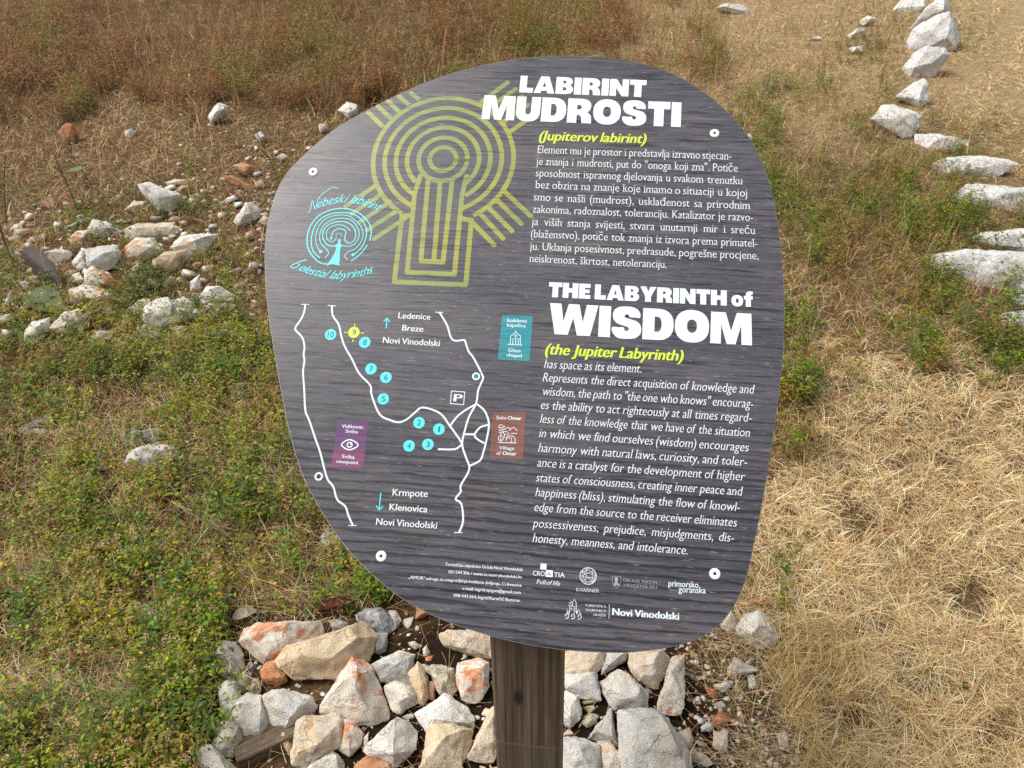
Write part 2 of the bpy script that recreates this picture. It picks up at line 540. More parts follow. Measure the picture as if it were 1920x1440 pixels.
def crop(ox, oy, s): return lambda x, y: (ox + x / s, oy + y / s)
K1 = crop(480, 80, 3.0); K2 = crop(880, 100, 3.2); K3 = crop(500, 540, 3.0); K4 = crop(960, 510, 2.6173)
K5 = crop(820, 1040, 6.4); K6 = crop(1040, 1050, 6.4); K7 = crop(530, 340, 6.855); K8 = crop(900, 570, 4.645); K9 = crop(960, 120, 5.647)

# --- the panel itself: a thin rounded plate with a pale cut edge
OUT = [(1050,105),(1110,106),(1180,113),(1250,133),(1310,165),(1360,205),(1400,250),(1430,305),(1450,370),(1462,440),(1469,520),(1471,600),(1467,680),(1458,760),(1445,850),(1432,930),(1416,1010),(1400,1080),(1380,1130),(1350,1170),(1310,1197),(1260,1213),(1200,1222),(1140,1224),(1060,1219),(980,1207),(900,1187),(820,1158),(750,1120),(690,1070),(640,1015),(600,955),(567,890),(545,820),(528,740),(514,660),(503,590),(497,520),(497,450),(508,390),(530,335),(570,290),(630,240),(700,200),(770,166),(850,136),(930,117),(990,108)]
def panel():
    P = smooth_pts([U(*p) for p in OUT], True, 4)
    if cross_sign(P) < 0: P = P[::-1]
    n = len(P); TH = .005; cx = sum((p for p in P), Vector((0, 0))) / n
    V, Fc, mi = [], [], []
    ins = [p + (cx - p).normalized() * .0006 for p in P]
    V += [(p.x, p.y, 0) for p in ins] + [(p.x, p.y, -.0006) for p in P] + [(p.x, p.y, -TH) for p in P]
    Fc.append(tuple(range(n))); mi.append(0)
    for i in range(n):
        j = (i + 1) % n
        Fc.append((i, n + i, n + j, j)); mi.append(1)
        Fc.append((n + i, 2 * n + i, 2 * n + j, n + j)); mi.append(1)
    Fc.append(tuple(range(2 * n, 3 * n))[::-1]); mi.append(1)
    me = bpy.data.meshes.new('panel'); me.from_pydata(V, [], Fc)
    edge = flat_mat('panel_core', (.42, .41, .40), .5)
    o = link('panel', me, [M_PANEL, edge], sign)
    me.polygons.foreach_set('material_index', np.array(mi, np.int32))
    o.matrix_parent_inverse = Matrix.Identity(4)
    o.matrix_local = SM.inverted() @ BM
    return o
board = panel()

# --- headline letters, drawn as heavy outlines (cap height 1)
def sup(cx, cy, a, b, t0, t1, n=14, e=2.35):
    out = []
    for i in range(n + 1):
        t = math.radians(t0 + (t1 - t0) * i / n)
        c, s_ = math.cos(t), math.sin(t)
        out.append((cx + a * math.copysign(abs(c) ** (2 / e), c), cy + b * math.copysign(abs(s_) ** (2 / e), s_)))
    return out
S_ = .41
HEAD = {
 'L': (.78, [[(0,0),(.78,0),(.78,.29),(S_,.29),(S_,1),(0,1)]]),
 'I': (S_, [[(0,0),(S_,0),(S_,1),(0,1)]]),
 'T': (.94, [[(.265,0),(.675,0),(.675,.70),(.94,.70),(.94,1),(0,1),(0,.70),(.265,.70)]]),
 'H': (1.08, [[(0,0),(S_,0),(S_,.36),(.67,.36),(.67,0),(1.08,0),(1.08,1),(.67,1),(.67,.65),(S_,.65),(S_,1),(0,1)]]),
 'E': (.80, [[(0,0),(.80,0),(.80,.265),(S_,.265),(S_,.38),(.74,.38),(.74,.62),(S_,.62),(S_,.735),(.79,.735),(.79,1),(0,1)]]),
 'N': (1.08, [[(0,0),(.37,0),(.37,.47),(.70,0),(1.08,0),(1.08,1),(.71,1),(.71,.53),(.38,1),(0,1)]]),
 'M': (1.42, [[(0,0),(.36,0),(.37,.60),(.56,0),(.86,0),(1.05,.60),(1.06,0),(1.42,0),(1.40,1),(.90,1),(.71,.42),(.52,1),(.02,1)]]),
 'W': (1.72, [[(.24,0),(.70,0),(.86,.55),(1.02,0),(1.48,0),(1.72,1),(1.31,1),(1.20,.43),(1.05,1),(.67,1),(.52,.43),(.41,1),(0,1)]]),
 'A': (1.20, [[(0,0),(.40,0),(.45,.15),(.75,.15),(.80,0),(1.20,0),(.84,1),(.36,1)], [(.51,.38),(.60,.70),(.69,.38)]]),
 'Y': (1.12, [[(.355,0),(.765,0),(.765,.36),(1.12,1),(.70,1),(.56,.68),(.42,1),(0,1),(.355,.36)]]),
 'O': (1.18, [sup(.59,.5,.59,.52,0,345,30,2.3), sup(.59,.5,.17,.21,0,345,22,2.3)]),
 'D': (1.07, [[(0,0)] + sup(.5,.5,.57,.5,-90,90,20,2.4) + [(0,1)], [(S_,.26)] + sup(.5,.5,.155,.24,-90,90,10,2.4) + [(S_,.74)]]),
 'U': (1.04, [[(0,1)] + sup(.52,.42,.52,.44,180,360,20,2.5) + [(1.04,1),(.64,1)] + sup(.52,.40,.12,.13,360,180,10,2.4) + [(.40,1)]]),
 'B': (1.0, [[(0,0)] + sup(.55,.28,.45,.28,-90,65,12,2.3) + sup(.55,.74,.40,.26,-55,90,12,2.3) + [(0,1)], [(S_,.21)] + sup(.5,.305,.11,.095,-90,90,8) + [(S_,.40)], [(S_,.62)] + sup(.5,.705,.09,.085,-90,90,8) + [(S_,.79)]]),
 'R': (1.05, [[(0,0),(S_,0),(S_,.33),(.48,.33),(.60,.26),(.63,0),(1.05,0),(1.02,.30),(.90,.43),(.83,.46)] + sup(.58,.70,.43,.30,-45,90,12,2.3) + [(0,1)], [(S_,.56)] + sup(.50,.65,.10,.09,-90,90,8) + [(S_,.74)]]),
 'S': (1.04, [smooth_pts([(.02,.33),(.06,.14),(.24,.0),(.54,-.02),(.84,.02),(1.02,.18),(1.02,.40),(.90,.54),(.70,.60),(.48,.655),(.44,.71),(.50,.765),(.58,.755),(.62,.68),(.80,.675),(.99,.68),(.95,.87),(.78,.99),(.52,1.02),(.24,.99),(.06,.86),(.04,.64),(.16,.48),(.36,.41),(.56,.36),(.61,.30),(.55,.235),(.46,.25),(.42,.34),(.24,.335)], True, 4)]),
 'o': (.80, [sup(.40,.36,.40,.38,0,345,24,2.2), sup(.40,.36,.10,.15,0,345,16,2.2)]),
 'f': (.60, [[(.12,0),(.47,0),(.47,.47),(.60,.47),(.60,.70),(.47,.70),(.48,.79),(.60,.80),(.60,1.0),(.36,1.02),(.20,.95),(.12,.82),(.12,.70),(0,.70),(0,.47),(.12,.47)]]),
}
def fill2d(loops):
    cu = bpy.data.curves.new('h', 'CURVE'); cu.dimensions = '2D'; cu.fill_mode = 'BOTH'
    for lp in loops:
        sp = cu.splines.new('POLY'); sp.points.add(len(lp) - 1)
        for q, p in zip(sp.points, lp): q.co = (p[0], p[1], 0, 1)
        sp.use_cyclic_u = True
    ob = bpy.data.objects.new('h', cu); me = ob.to_mesh()
    r = [(v.co.x, v.co.y) for v in me.vertices], [tuple(p.vertices) for p in me.polygons]
    ob.to_mesh_clear(); bpy.data.objects.remove(ob); bpy.data.curves.remove(cu)
    return r
HG = {c: (wd, *fill2d(lp)) for c, (wd, lp) in HEAD.items()}
def headline(P, s, x0, y0, x1, y1, cap, gap=.055, space=.2):
    a, b = U(x0, y0), U(x1, y1)
    d = b - a; L = d.length; d.normalize(); n = Vector((-d.y, d.x))
    size = (U(x0, y0 - cap) - a).dot(n)
    tot = sum((HG[c][0] if c != ' ' else space) + gap for c in s) - gap
    k = L / size / tot
    x = 0
    for c in s:
        if c == ' ': x += space + gap; continue
        wd, V, Fc = HG[c]
        P.add([a + d * ((x + p[0]) * k * size) + n * (p[1] * size) for p in V], Fc, I_WHITE, .00042)
        x += wd + gap

P = Print()
headline(P, 'LABIRINT', 973.3, 173.4, 1211, 182.6, 31.6)
headline(P, 'MUDROSTI', 902.5, 223.6, 1276.3, 238.6, 45.2)
P.build('croatian_heading', board)
P = Print()
headline(P, 'THE LABYRINTH of', 1028, 557, 1411.5, 575.8, 28)
headline(P, 'WISDOM', 1027, 626, 1410, 647.8, 58, gap=.04)
P.build('english_heading', board)
P = Print(); text(P, '(Jupiterov labirint)', 1010, 263, 1209.5, 269, 17.5, I_LIME, .0004, shear=.22, bold=.028)
P.build('croatian_subheading', board)
P = Print(); text(P, '(the Jupiter Labyrinth)', 1021.5, 664, 1279, 677, 20, I_LIME, .0004, shear=.22, bold=.03)
P.build('english_subheading', board)

def block(P, lines, K, cap, shear, serif, kx, bold):
    for s, x0, y0, x1, y1 in lines:
        text(P, s, *K(x0, y0), *K(x1, y1), cap, I_CREAM, .0004, shear=shear, bold=bold, serif=serif, kx=kx)
HR = [("Element mu je prostor i predstavlja izravno stjecan-",410,600,1572,640),
 ("je znanja i mudrosti, put do \"onoga koji zna\". Potiče",402,670,1610,713),
 ("sposobnost ispravnog djelovanja u svakom trenutku",398,740,1640,788),
 ("bez obzira na znanje koje imamo o situaciji u kojoj",393,810,1666,862),
 ("smo se našli (mudrost), usklađenost sa prirodnim",386,884,1685,937),
 ("zakonima, radoznalost, toleranciju. Katalizator je razvo-",381,957,1702,1008),
 ("ja viših stanja svijesti, stvara unutarnji mir i sreću",374,1032,1716,1086),
 ("(blaženstvo), potiče tok znanja iz izvora prema primatel-",369,1105,1727,1163),
 ("ju. Uklanja posesivnost, predrasude, pogrešne procjene,",363,1180,1735,1238),
 ("neiskrenost, škrtost, netoleranciju.",358,1253,1183,1290)]
EN = [("has space as its element.",155,472,633,495),
 ("Represents the direct acquisition of knowledge and",148,537,1185,598),
 ("wisdom, the path to \"the one who knows\" encourag-",145,605,1181,668),
 ("es the ability to act righteously at all times regard-",139,672,1172,737),
 ("less of the knowledge that we have of the situation",135,740,1165,810),
 ("in which we find ourselves (wisdom) encourages",130,810,1158,882),
 ("harmony with natural laws, curiosity, and toler-",126,882,1150,953),
 ("ance is a catalyst for the development of higher",122,955,1139,1025),
 ("states of consciousness, creating inner peace and",117,1028,1127,1098),
 ("happiness (bliss), stimulating the flow of knowl-",112,1100,1115,1175),
 ("edge from the source to the receiver eliminates",107,1173,1100,1250),
 ("possessiveness, prejudice, misjudgments, dis-",102,1252,1086,1325),
 ("honesty, meanness, and intolerance.",98,1325,860,1387)]
def fit_kx(lines, K, cap, serif):
    best = 9
    for s, x0, y0, x1, y1 in lines:
        a, b = U(*K(x0, y0)), U(*K(x1, y1))
        size = (U(K(x0, y0)[0], K(x0, y0)[1] - cap) - a).length / CAP
        G = [glyphs(q, serif) for q in s.split(' ')]
        best = min(best, ((b - a).length / size - .19 * (len(G) - 1)) / sum(g[3] - g[2] for g in G))
    return best
P = Print(); block(P, HR, K2, 14.6, 0, .065, fit_kx(HR, K2, 14.6, .055), .004); P.build('croatian_text', board)
P = Print(); block(P, EN, K4, 16.6, .17, .04, fit_kx(EN, K4, 16.6, .028), .006); P.build('english_text', board)

# --- the big yellow labyrinth drawing
P = Print()
c0 = U(*K1(1052, 655)); sc1 = SC(*K1(1052, 655)) / 3.0
def arc(r, a0, a1, wd=27, n=64):
    P.ribbon([(c0.x + r * sc1 * math.cos(math.radians(a0 + (a1 - a0) * i / n)), c0.y + r * sc1 * math.sin(math.radians(a0 + (a1 - a0) * i / n))) for i in range(n + 1)], wd * sc1, I_LABY, wz[0], False)
wz = [.00012]
def bar(*pts, wd=27):
    wz[0] += 3e-6
    P.ribbon([U(*K1(*p)) for p in pts], wd * sc1, I_LABY, wz[0])
arc(398, -58 , 240); wz[0] += 3e-6
arc(332, -64, 246); arc(268, -55, 238); arc(204, -43, 226); wz[0] += 3e-6
arc(138, 0, 360); arc(75, 0, 360); wz[0] += 3e-6
bar((868, 972), (822, 975)); bar((822, 972), (778, 1345)); bar((778, 1345), (1180, 1363)); bar((1180, 1363), (1212, 1000)); bar((1213, 1000), (1160, 990))
bar((926, 745), (893, 850)); bar((893, 845), (850, 1292)); bar((850, 1292), (1116, 1302)); bar((1116, 1302), (1160, 850)); bar((1160, 855), (1186, 745))
bar((968, 775), (928, 1225)); bar((928, 1228), (1052, 1235)); bar((1052, 1235), (1103, 780)); bar((1036, 788), (1001, 1222))
for a, b in [((712,470),(632,393)),((757,425),(687,358)),((803,387),(745,331)),((857,348),(806,303)),((915,318),(872,284)),
             ((1265,335),(1415,225)),((1300,372),(1460,262)),((1340,410),(1497,305)),((1380,455),(1530,350)),((1430,500),(1550,418)),
             ((1395,835),(1545,975)),((1350,880),(1493,1020)),((1300,920),(1440,1060)),((1255,955),(1390,1102)),((1205,1000),(1340,1138)),
             ((680,800),(505,920)),((712,850),(540,962)),((757,895),(583,1010)),((800,942),(625,1055)),((842,988),(665,1103))]:
    bar(a, b)
    e_ = U(*K1(*b)); P.poly([(e_.x + 13.5 * sc1 * math.cos(q * .449), e_.y + 13.5 * sc1 * math.sin(q * .449)) for q in range(14)], I_LABY, wz[0] + 1e-6)
P.build('labyrinth_drawing', board)

# --- the small cyan emblem with its two script lines
P = Print()
EM = [([(590,1065),(500,1055),(420,1000),(350,910),(315,800),(330,650),(380,540),(470,440),(600,375),(740,350),(880,365),(1000,420),(1080,500),(1130,580),(1140,660),(1120,760)], 16),
 ([(480,985),(400,910),(370,800),(380,680),(420,570),(510,470),(640,415),(760,405),(860,410),(960,450),(1040,530),(1080,640),(1060,760),(1000,870),(910,945)], 14),
 ([(490,905),(445,840),(425,740),(440,640),(500,530),(600,460),(740,435),(860,450),(950,520),(1010,590),(1035,690),(1000,790),(930,870),(840,910),(800,960),(830,1010)], 11),
 ([(545,985),(590,930),(570,880),(510,820),(475,740),(490,640),(540,560),(640,495),(770,475),(880,500),(960,590),(985,680),(960,760),(890,830),(760,830)], 12),
 ([(680,835),(590,825),(530,760),(515,690),(540,610),(610,550),(720,520),(830,530),(910,590),(940,670),(920,760),(860,795),(810,770),(800,710),(815,660),(790,625),(720,610),(660,640),(630,700),(620,740)], 14),
 ([(690,740),(650,775),(600,770),(565,720),(570,640),(620,590),(710,560),(800,575),(870,635)], 12),
 ([(690,740),(690,690),(720,665),(750,680),(760,710)], 8), ([(880,1025),(960,970),(1030,900),(1090,820)], 14),
 ([(320,395),(350,390),(385,250),(420,360),(470,210),(600,100),(660,78),(705,95)], 10),
 ([(310,1010),(230,1030),(130,1075),(105,1100),(150,1115),(215,1080),(200,1060)], 14)]
for pts, wd in EM:
    P.line([K7(*p) for p in pts], wd / 6.855, I_CYANT, .00024 + 2e-6 * wd, smooth=5)
fig = [(740,740),(748,780),(740,800),(775,830),(745,850),(735,930),(735,1020),(725,1060),(740,1085),(640,1065),(560,1085),(590,1050),(640,970),(680,900),(690,850),(660,835),(710,800),(715,760),(725,740)]
fv, ff = fill2d([[tuple(U(*K7(*p))) for p in fig]]); P.add(fv, ff, I_CYANT, .00029)
P.disc(*K7(490, 905), 3.2, I_CYANT, .0003); P.disc(*K7(622, 735), 2.2, I_CYANT, .0003); P.disc(*K7(905, 945), 3, I_CYANT, .0003)
def script_on(s, path, cap, k=.72):
    pp = smooth_pts([U(*K7(*p)) for p in path], False, 12)
    tot = sum((pp[i + 1] - pp[i]).length for i in range(len(pp) - 1))
    G = [glyphs(c) if c != ' ' else None for c in s]
    W = [(g[3] - g[2] + .05) if g else .28 for g in G]
    un = tot / sum(W); size = cap * SC(*K7(*path[0])) / 6.855 / CAP
    x = 0
    for g, wd in zip(G, W):
        if g:
            m_ = (x + wd / 2) * un; acc = 0
            for i in range(len(pp) - 1):
                l = (pp[i + 1] - pp[i]).length
                if acc + l >= m_ or i == len(pp) - 2: break
                acc += l
            d = (pp[i + 1] - pp[i]).normalized(); n = Vector((-d.y, d.x)); q = pp[i] + d * (m_ - acc)
            for r in (0.,):
                P.add([q + d * ((gx - (g[2] + g[3]) / 2 + r) * un + gy * .55 * size) + n * (gy * size) for gx, gy in g[0]], g[1], I_CYANT, .00031 + r * 1e-4)
        x += wd
script_on('ebeski labirint', [(432, 348), (560, 312), (740, 275), (860, 278), (1000, 300), (1120, 345), (1225, 378)], 118)
script_on('elestial labyrinths', [(190, 1130), (330, 1190), (520, 1235), (700, 1255), (880, 1240), (1030, 1215), (1150, 1180)], 112)
P.build('celestial_labyrinth_emblem', board)

# --- the map
P = Print()
RD = [[(217,92),(212,130),(197,170),(163,220),(165,240),(200,278),(213,330),(208,375),(213,410),(205,470),(212,580),(218,690),(240,745),(275,850),(300,920),(328,1030),(345,1080),(375,1118),(397,1190),(442,1228),(460,1280),(485,1335)],
 [(367,100),(372,155),(405,205),(420,270),(440,330),(480,400),(520,480),(583,548),(590,600),(635,710),(700,745),(745,755),(790,738),(835,700),(880,672),(975,705),(1030,775),(1095,868),(1085,890),(1055,907),(965,907)],
 [(972,137),(1015,210),(1035,275),(1060,297),(1110,293),(1120,310),(1135,355),(1165,395),(1213,490),(1215,515),(1190,575),(1178,650),(1140,720),(1115,800),(1100,880),(1120,950),(1140,1020),(1092,1110),(1092,1145),(1063,1187),(1095,1215),(1105,1310),(1083,1373)],
 [(1178,650),(1225,690),(1250,760),(1240,840),(1220,920),(1200,970),(1142,1000)], [(1175,655),(1130,680),(1075,720),(1030,778)],
 [(1245,770),(1200,785),(1170,825),(1185,850),(1222,872)], [(1112,823),(1172,823)]]
for i, r in enumerate(RD): P.line([K3(*p) for p in r], 3.4, I_WHITE, .0002 + i * 4e-6, smooth=4)
for a, b in [((195,92),(238,92)),((460,1336),(505,1336)),((345,99),(388,101)),((950,136),(990,138)),((1055,1376),(1100,1376))]:
    P.line([K3(*a), K3(*b)], 1.5, I_WHITE, .00023)
P.build('map_roads', board)
for x, y, r in [(1178, 497, 18), (293, 1060, 19)]:
    P = Print(); P.ring(*K3(x, y), r / 3, 10 / 3, I_WHITE, .00027)
    P.disc(*K3(x, y), 10 / 3, I_TEAL if x > 900 else I_DARK, .00025)
    P.build('map_place_ring', board)
P = Print(); P.line([K3(1186, 490), K3(1300, 402)], .9, I_TEAL, .0003); P.build('map_leader_line', board)
for s, x, y in [('10',360,262),('9',491,250),('8',552,306),('7',587,455),('6',671,503),('5',656,624),('2',857,758),('1',969,794),('3',907,880),('4',801,888)]:
    P = Print()
    P.disc(*K3(x, y), 11, I_LIME if s == '9' else I_CYAN, .00025)
    hw = {'10': 17, '1': 4.5}.get(s, 10)
    text(P, s, *K3(x - hw - 1, y + 15), *K3(x + hw - 1, y + 16), 10.5, I_DIGIT, .0003, bold=.012)
    if s == '9':
        for a, b in [((497,200),(495,215)),((486,290),(484,303)),((436,249),(453,250)),((530,253),(547,254))]:
            P.line([K3(*a), K3(*b)], 1.8, I_LIME, .00026)
    P.build('map_number_marker', board, 'lime map marker with four ticks' if s == '9' else None)
for s, x0, y0, x1, y1, cp in [('Ledenice',740,171,920,179,11),('Breze',762,240,880,247,11),('Novi Vinodolski',653,309,972,328,11.4),('Krmpote',708,1167,905,1176,12.5),('Klenovica',690,1249,903,1263,12.5),('Novi Vinodolski',615,1331,957,1354,12.5)]:
    P = Print(); text(P, s, *K3(x0, y0), *K3(x1, y1), cp, I_CREAM, .0003, bold=.016); P.build('map_place_name', board)
for pts, hd in [([(673,226),(677,170)], [(660,188),(677,168),(693,190)]), ([(642,1153),(633,1248)], [(617,1225),(633,1250),(654,1228)])]:
    P = Print(); P.line([K3(*p) for p in pts], 2.2, I_CYAN, .00025); P.line([K3(*p) for p in hd], 2.2, I_CYAN, .000255); P.build('map_arrow', board)
P = Print()
P.line([K3(*p) for p in [(1040,580),(1114,585),(1108,657),(1034,650)]], 2.2, I_CREAM, .00025, closed=True)
text(P, 'P', *K3(1053, 637), *K3(1098, 640), 13.5, I_CREAM, .0003, bold=.05); P.build('parking_symbol', board)

P = Print()     # teal badge
P.quad([K3(1325,152), K3(1498,160), K3(1478,412), K3(1300,402)], I_TEAL, .00018, 4)
for s, x0, y0, x1, y1 in [('Staklena',1350,191,1463,195),('kapelica',1352,217,1457,222),('Glass',1358,359,1428,363),('chapel',1349,386,1434,391)]:
    text(P, s, *K3(x0, y0), *K3(x1, y1), 6.3, I_WHITE, .0003, bold=.022)
for pl in [[(262,355),(268,290),(260,285),(312,250),(359,283),(350,290),(352,355)],[(240,353),(365,358)],[(311,237),(311,252)],[(303,243),(319,243)],[(285,352),(288,300),(335,302),(333,355)],[(311,300),(311,353)]]:
    P.line([K8(*p) for p in pl], 1.3, I_WHITE, .0003)
P.ring(*K8(311, 278), 1.6, 1.2, I_WHITE, .0003)
P.build('glass_chapel_badge', board)
P = Print()     # brown badge
P.quad([K3(1272,697), K3(1457,702), K3(1442,963), K3(1255,957)], I_BROWN, .00018, 4)
for s, x0, y0, x1, y1, bd in [('Selo',1292,738,1349,740,.006),('Omar',1357,740,1433,743,.035),('Village',1308,908,1392,912,.006),('of',1292,938,1317,939,.006),('Omar',1327,939,1405,942,.035)]:
    text(P, s, *K3(x0, y0), *K3(x1, y1), 6.5, I_WHITE, .0003, bold=bd)
for pl in [[(165,1078),(170,1055),(195,1050),(190,1062),(215,1065),(210,1080),(165,1078)],[(165,1100),(210,1095),(240,1075),(262,1085)],[(255,1100),(290,1072),(325,1100)],[(270,1128),(322,1128)],[(165,1118),(180,1118)],[(180,1145),(185,1120),(197,1112),(235,1112),(255,1135),(215,1138)],[(197,1112),(213,1138),(213,1165)],[(228,1190),(232,1162),(245,1150),(285,1150),(305,1170),(305,1207)],[(232,1165),(275,1168),(275,1205)],[(182,1165),(182,1205)],[(157,1207),(315,1211)]]:
    P.line([K8(*p) for p in pl], 1.25, I_WHITE, .0003)
P.ring(*K8(182, 1170), 4.6, 1.2, I_WHITE, .0003)
P.build('village_badge', board)
P = Print()     # purple badge
P.quad([K3(400,750), K3(575,752), K3(556,912), K3(378,908)], I_PURP, .00018, 3)
P.quad([K3(378,905), K3(556,909), K3(545,1010), K3(360,1005)], I_MAG, .00019, 3)
for s, x0, y0, x1, y1 in [('Vidikovac',422,786,543,792),('Sviba',443,814,513,819),('Sviba',422,956,494,961),('viewpoint',390,984,516,992)]:
    text(P, s, *K3(x0, y0), *K3(x1, y1), 6.5, I_WHITE, .0003, bold=.016)
P.line([K3(*p) for p in [(421,882),(440,863),(467,853),(495,864),(515,883),(495,901),(467,910),(440,901)]], 2.4, I_WHITE, .0003, smooth=3, closed=True)
P.ring(*K3(467, 882), 4.6, 2.2, I_WHITE, .0003); P.disc(*K3(473, 877), 1.5, I_WHITE, .00032)
P.build('viewpoint_badge', board)

# --- small print and logos
P = Print()
for s, a, b in [('Turistička zajednica Grada Novi Vinodolski', K5(92,131), K5(1022,197)), ('051 244 306 / www.tz-novi-vinodolski.hr', K5(133,222), K5(1015,287)),
                ('„AMOR“ udruga za unapređenje kvalitete življenja, Crikvenica', (765.8,1084.5), K5(1010,385)), ('e-mail: ingrid.epigon@gmail.com', K5(300,420), K5(1000,472)),
                ('098 443 364, Ingrid Karačić Butorac', K5(193,505), K5(995,567))]:
    text(P, s, *a, *b, 5.6, I_WHITE, .0003, bold=.018)
P.build('contact_text', board)
P = Print()
P.quad([K5(1240,105), K5(1313,110), K5(1307,182), K5(1234,177)], I_WHITE, .0003); P.quad([K5(1302,184), K5(1388,189), K5(1383,270), K5(1297,265)], I_WHITE, .0003, 1)
text(P, 'CRO', *K5(1145,248), *K5(1288,258), 8.8, I_WHITE, .0003, bold=.01); text(P, 'A', *K5(1318,252), *K5(1364,255), 6.5, I_DARK, .00035)
text(P, 'TIA', *K5(1400,266), *K5(1528,272), 8.8, I_WHITE, .0003, bold=.01); text(P, 'Full of life', *K5(1190,348), *K5(1470,372), 8, I_WHITE, .0003, shear=.2, gap=.2)
P.build('croatia_logo', board)
P = Print()
P.ring(*K6(402, 192), 15.2, 1.2, I_WHITE, .0003)
for i, (a, b) in enumerate([(0,100),(0,140),(0,215),(100,215),(100,250),(140,250),(140,310),(215,310),(250,340),(310,20),(40,180),(60,300),(20,120),(180,340),(75,160),(270,330)]):
    q = [K6(402 + 98 * math.cos(math.radians(g)), 192 - 98 * math.sin(math.radians(g))) for g in (a, b)]
    P.line(q, .55, I_WHITE, .0003 + i * 1e-6)
text(P, 'KVARNER', *K6(258,375), *K6(535,391), 6.6, I_WHITE, .0003, serif=.04)
P.build('kvarner_logo', board)
P = Print()
P.line([K6(*p) for p in [(690,195),(795,198),(795,270),(780,305),(745,335),(705,305),(693,270)]], .8, I_FAINT, .0003, closed=True)
fv, ff = fill2d([[tuple(U(*K6(*p))) for p in [(722,208),(758,210),(757,270),(775,290),(770,308),(745,300),(720,305),(708,290),(722,268)]]]); P.add(fv, ff, I_FAINT, .0003)
text(P, 'GRAD NOVI', *K6(820,258), *K6(1225,290), 5.2, I_FAINT, .0003, track=.16); text(P, 'VINODOLSKI', *K6(820,312), *K6(1225,346), 5.2, I_FAINT, .0003, track=.16)
P.build('town_crest_logo', board)
P = Print()
text(P, 'primorsko', *K6(1365,314), *K6(1725,336), 11.5, I_WHITE, .0003, bold=.01); text(P, 'goranska', *K6(1487,386), *K6(1812,402), 11.5, I_WHITE, .0003, bold=.01)
text(P, 'županija', *K6(1375,364), *K6(1476,374), 3.4, I_FAINT, .0003)
P.build('county_logo', board)
P = Print()
for pl in [[(178,645),(185,552),(235,556),(235,640)],[(212,552),(215,508),(237,470),(258,512),(258,635)],[(150,648),(153,580),(168,648)],[(272,640),(285,588),(312,652)],[(262,650),(268,610)],[(197,530),(172,512)],[(203,512),(192,490)],[(190,550),(165,545)],[(203,575),(203,600)],[(140,625),(160,625)]]:
    P.line([K6(*p) for p in pl], 1.15, I_WHITE, .0003)
for cx_, cy_ in [(140, 668), (214, 672), (292, 674)]:
    P.line([K6(cx_ + (36 - 2.6 * i) * math.cos(1.9 - i * .55), cy_ + (36 - 2.6 * i) * math.sin(1.9 - i * .55)) for i in range(12)], 1.2, I_WHITE, .00031, smooth=3)
text(P, 'TURISTIČKA', *K6(362,556), *K6(618,572), 3.9, I_WHITE, .0003, track=.10); text(P, 'ZAJEDNICA', *K6(370,610), *K6(616,626), 3.9, I_WHITE, .0003, track=.10); text(P, 'GRADA', *K6(462,668), *K6(616,680), 3.9, I_WHITE, .0003, track=.10)
P.line([K6(656,532), K6(652,703)], .8, I_WHITE, .0003)
text(P, 'Novi Vinodolski', *K6(694,660), *K6(1490,718), 13, I_WHITE, .0003, bold=.035)
P.build('tourist_board_logo', board)

# --- rivets
M_RIV = flat_mat('rivet_white', (.80, .80, .78), .35); M_HOLE = flat_mat('rivet_hole', (.012, .011, .010), .5)
def rivet(x, y):
    c = U(x, y); n = 28
    prof = [(.0020, .0007), (.0024, .0011), (.0045, .0012), (.0064, .0010), (.0070, .0004), (.0070, -.0002)]
    V, Fc, mi = [], [], []
    for r, z in prof: V += [(c.x + r * math.cos(2 * math.pi * i / n), c.y + r * math.sin(2 * math.pi * i / n), z) for i in range(n)]
    for k in range(len(prof) - 1):
        for i in range(n):
            j = (i + 1) % n; Fc.append((k * n + i, (k + 1) * n + i, (k + 1) * n + j, k * n + j)); mi.append(0)
    Fc.append(tuple(range(n))); mi.append(1)
    me = bpy.data.meshes.new('rivet'); me.from_pydata(V, [], Fc)
    o = link('rivet', me, [M_RIV, M_HOLE], sign)
    me.polygons.foreach_set('material_index', np.array(mi, np.int32))
    me.polygons.foreach_set('use_smooth', np.ones(len(Fc), bool))
    o.matrix_local = SM.inverted() @ BM
for q in [(587.5, 322.5), (1340, 250), (715, 1043), (1340.5, 1076)]: rivet(*q)

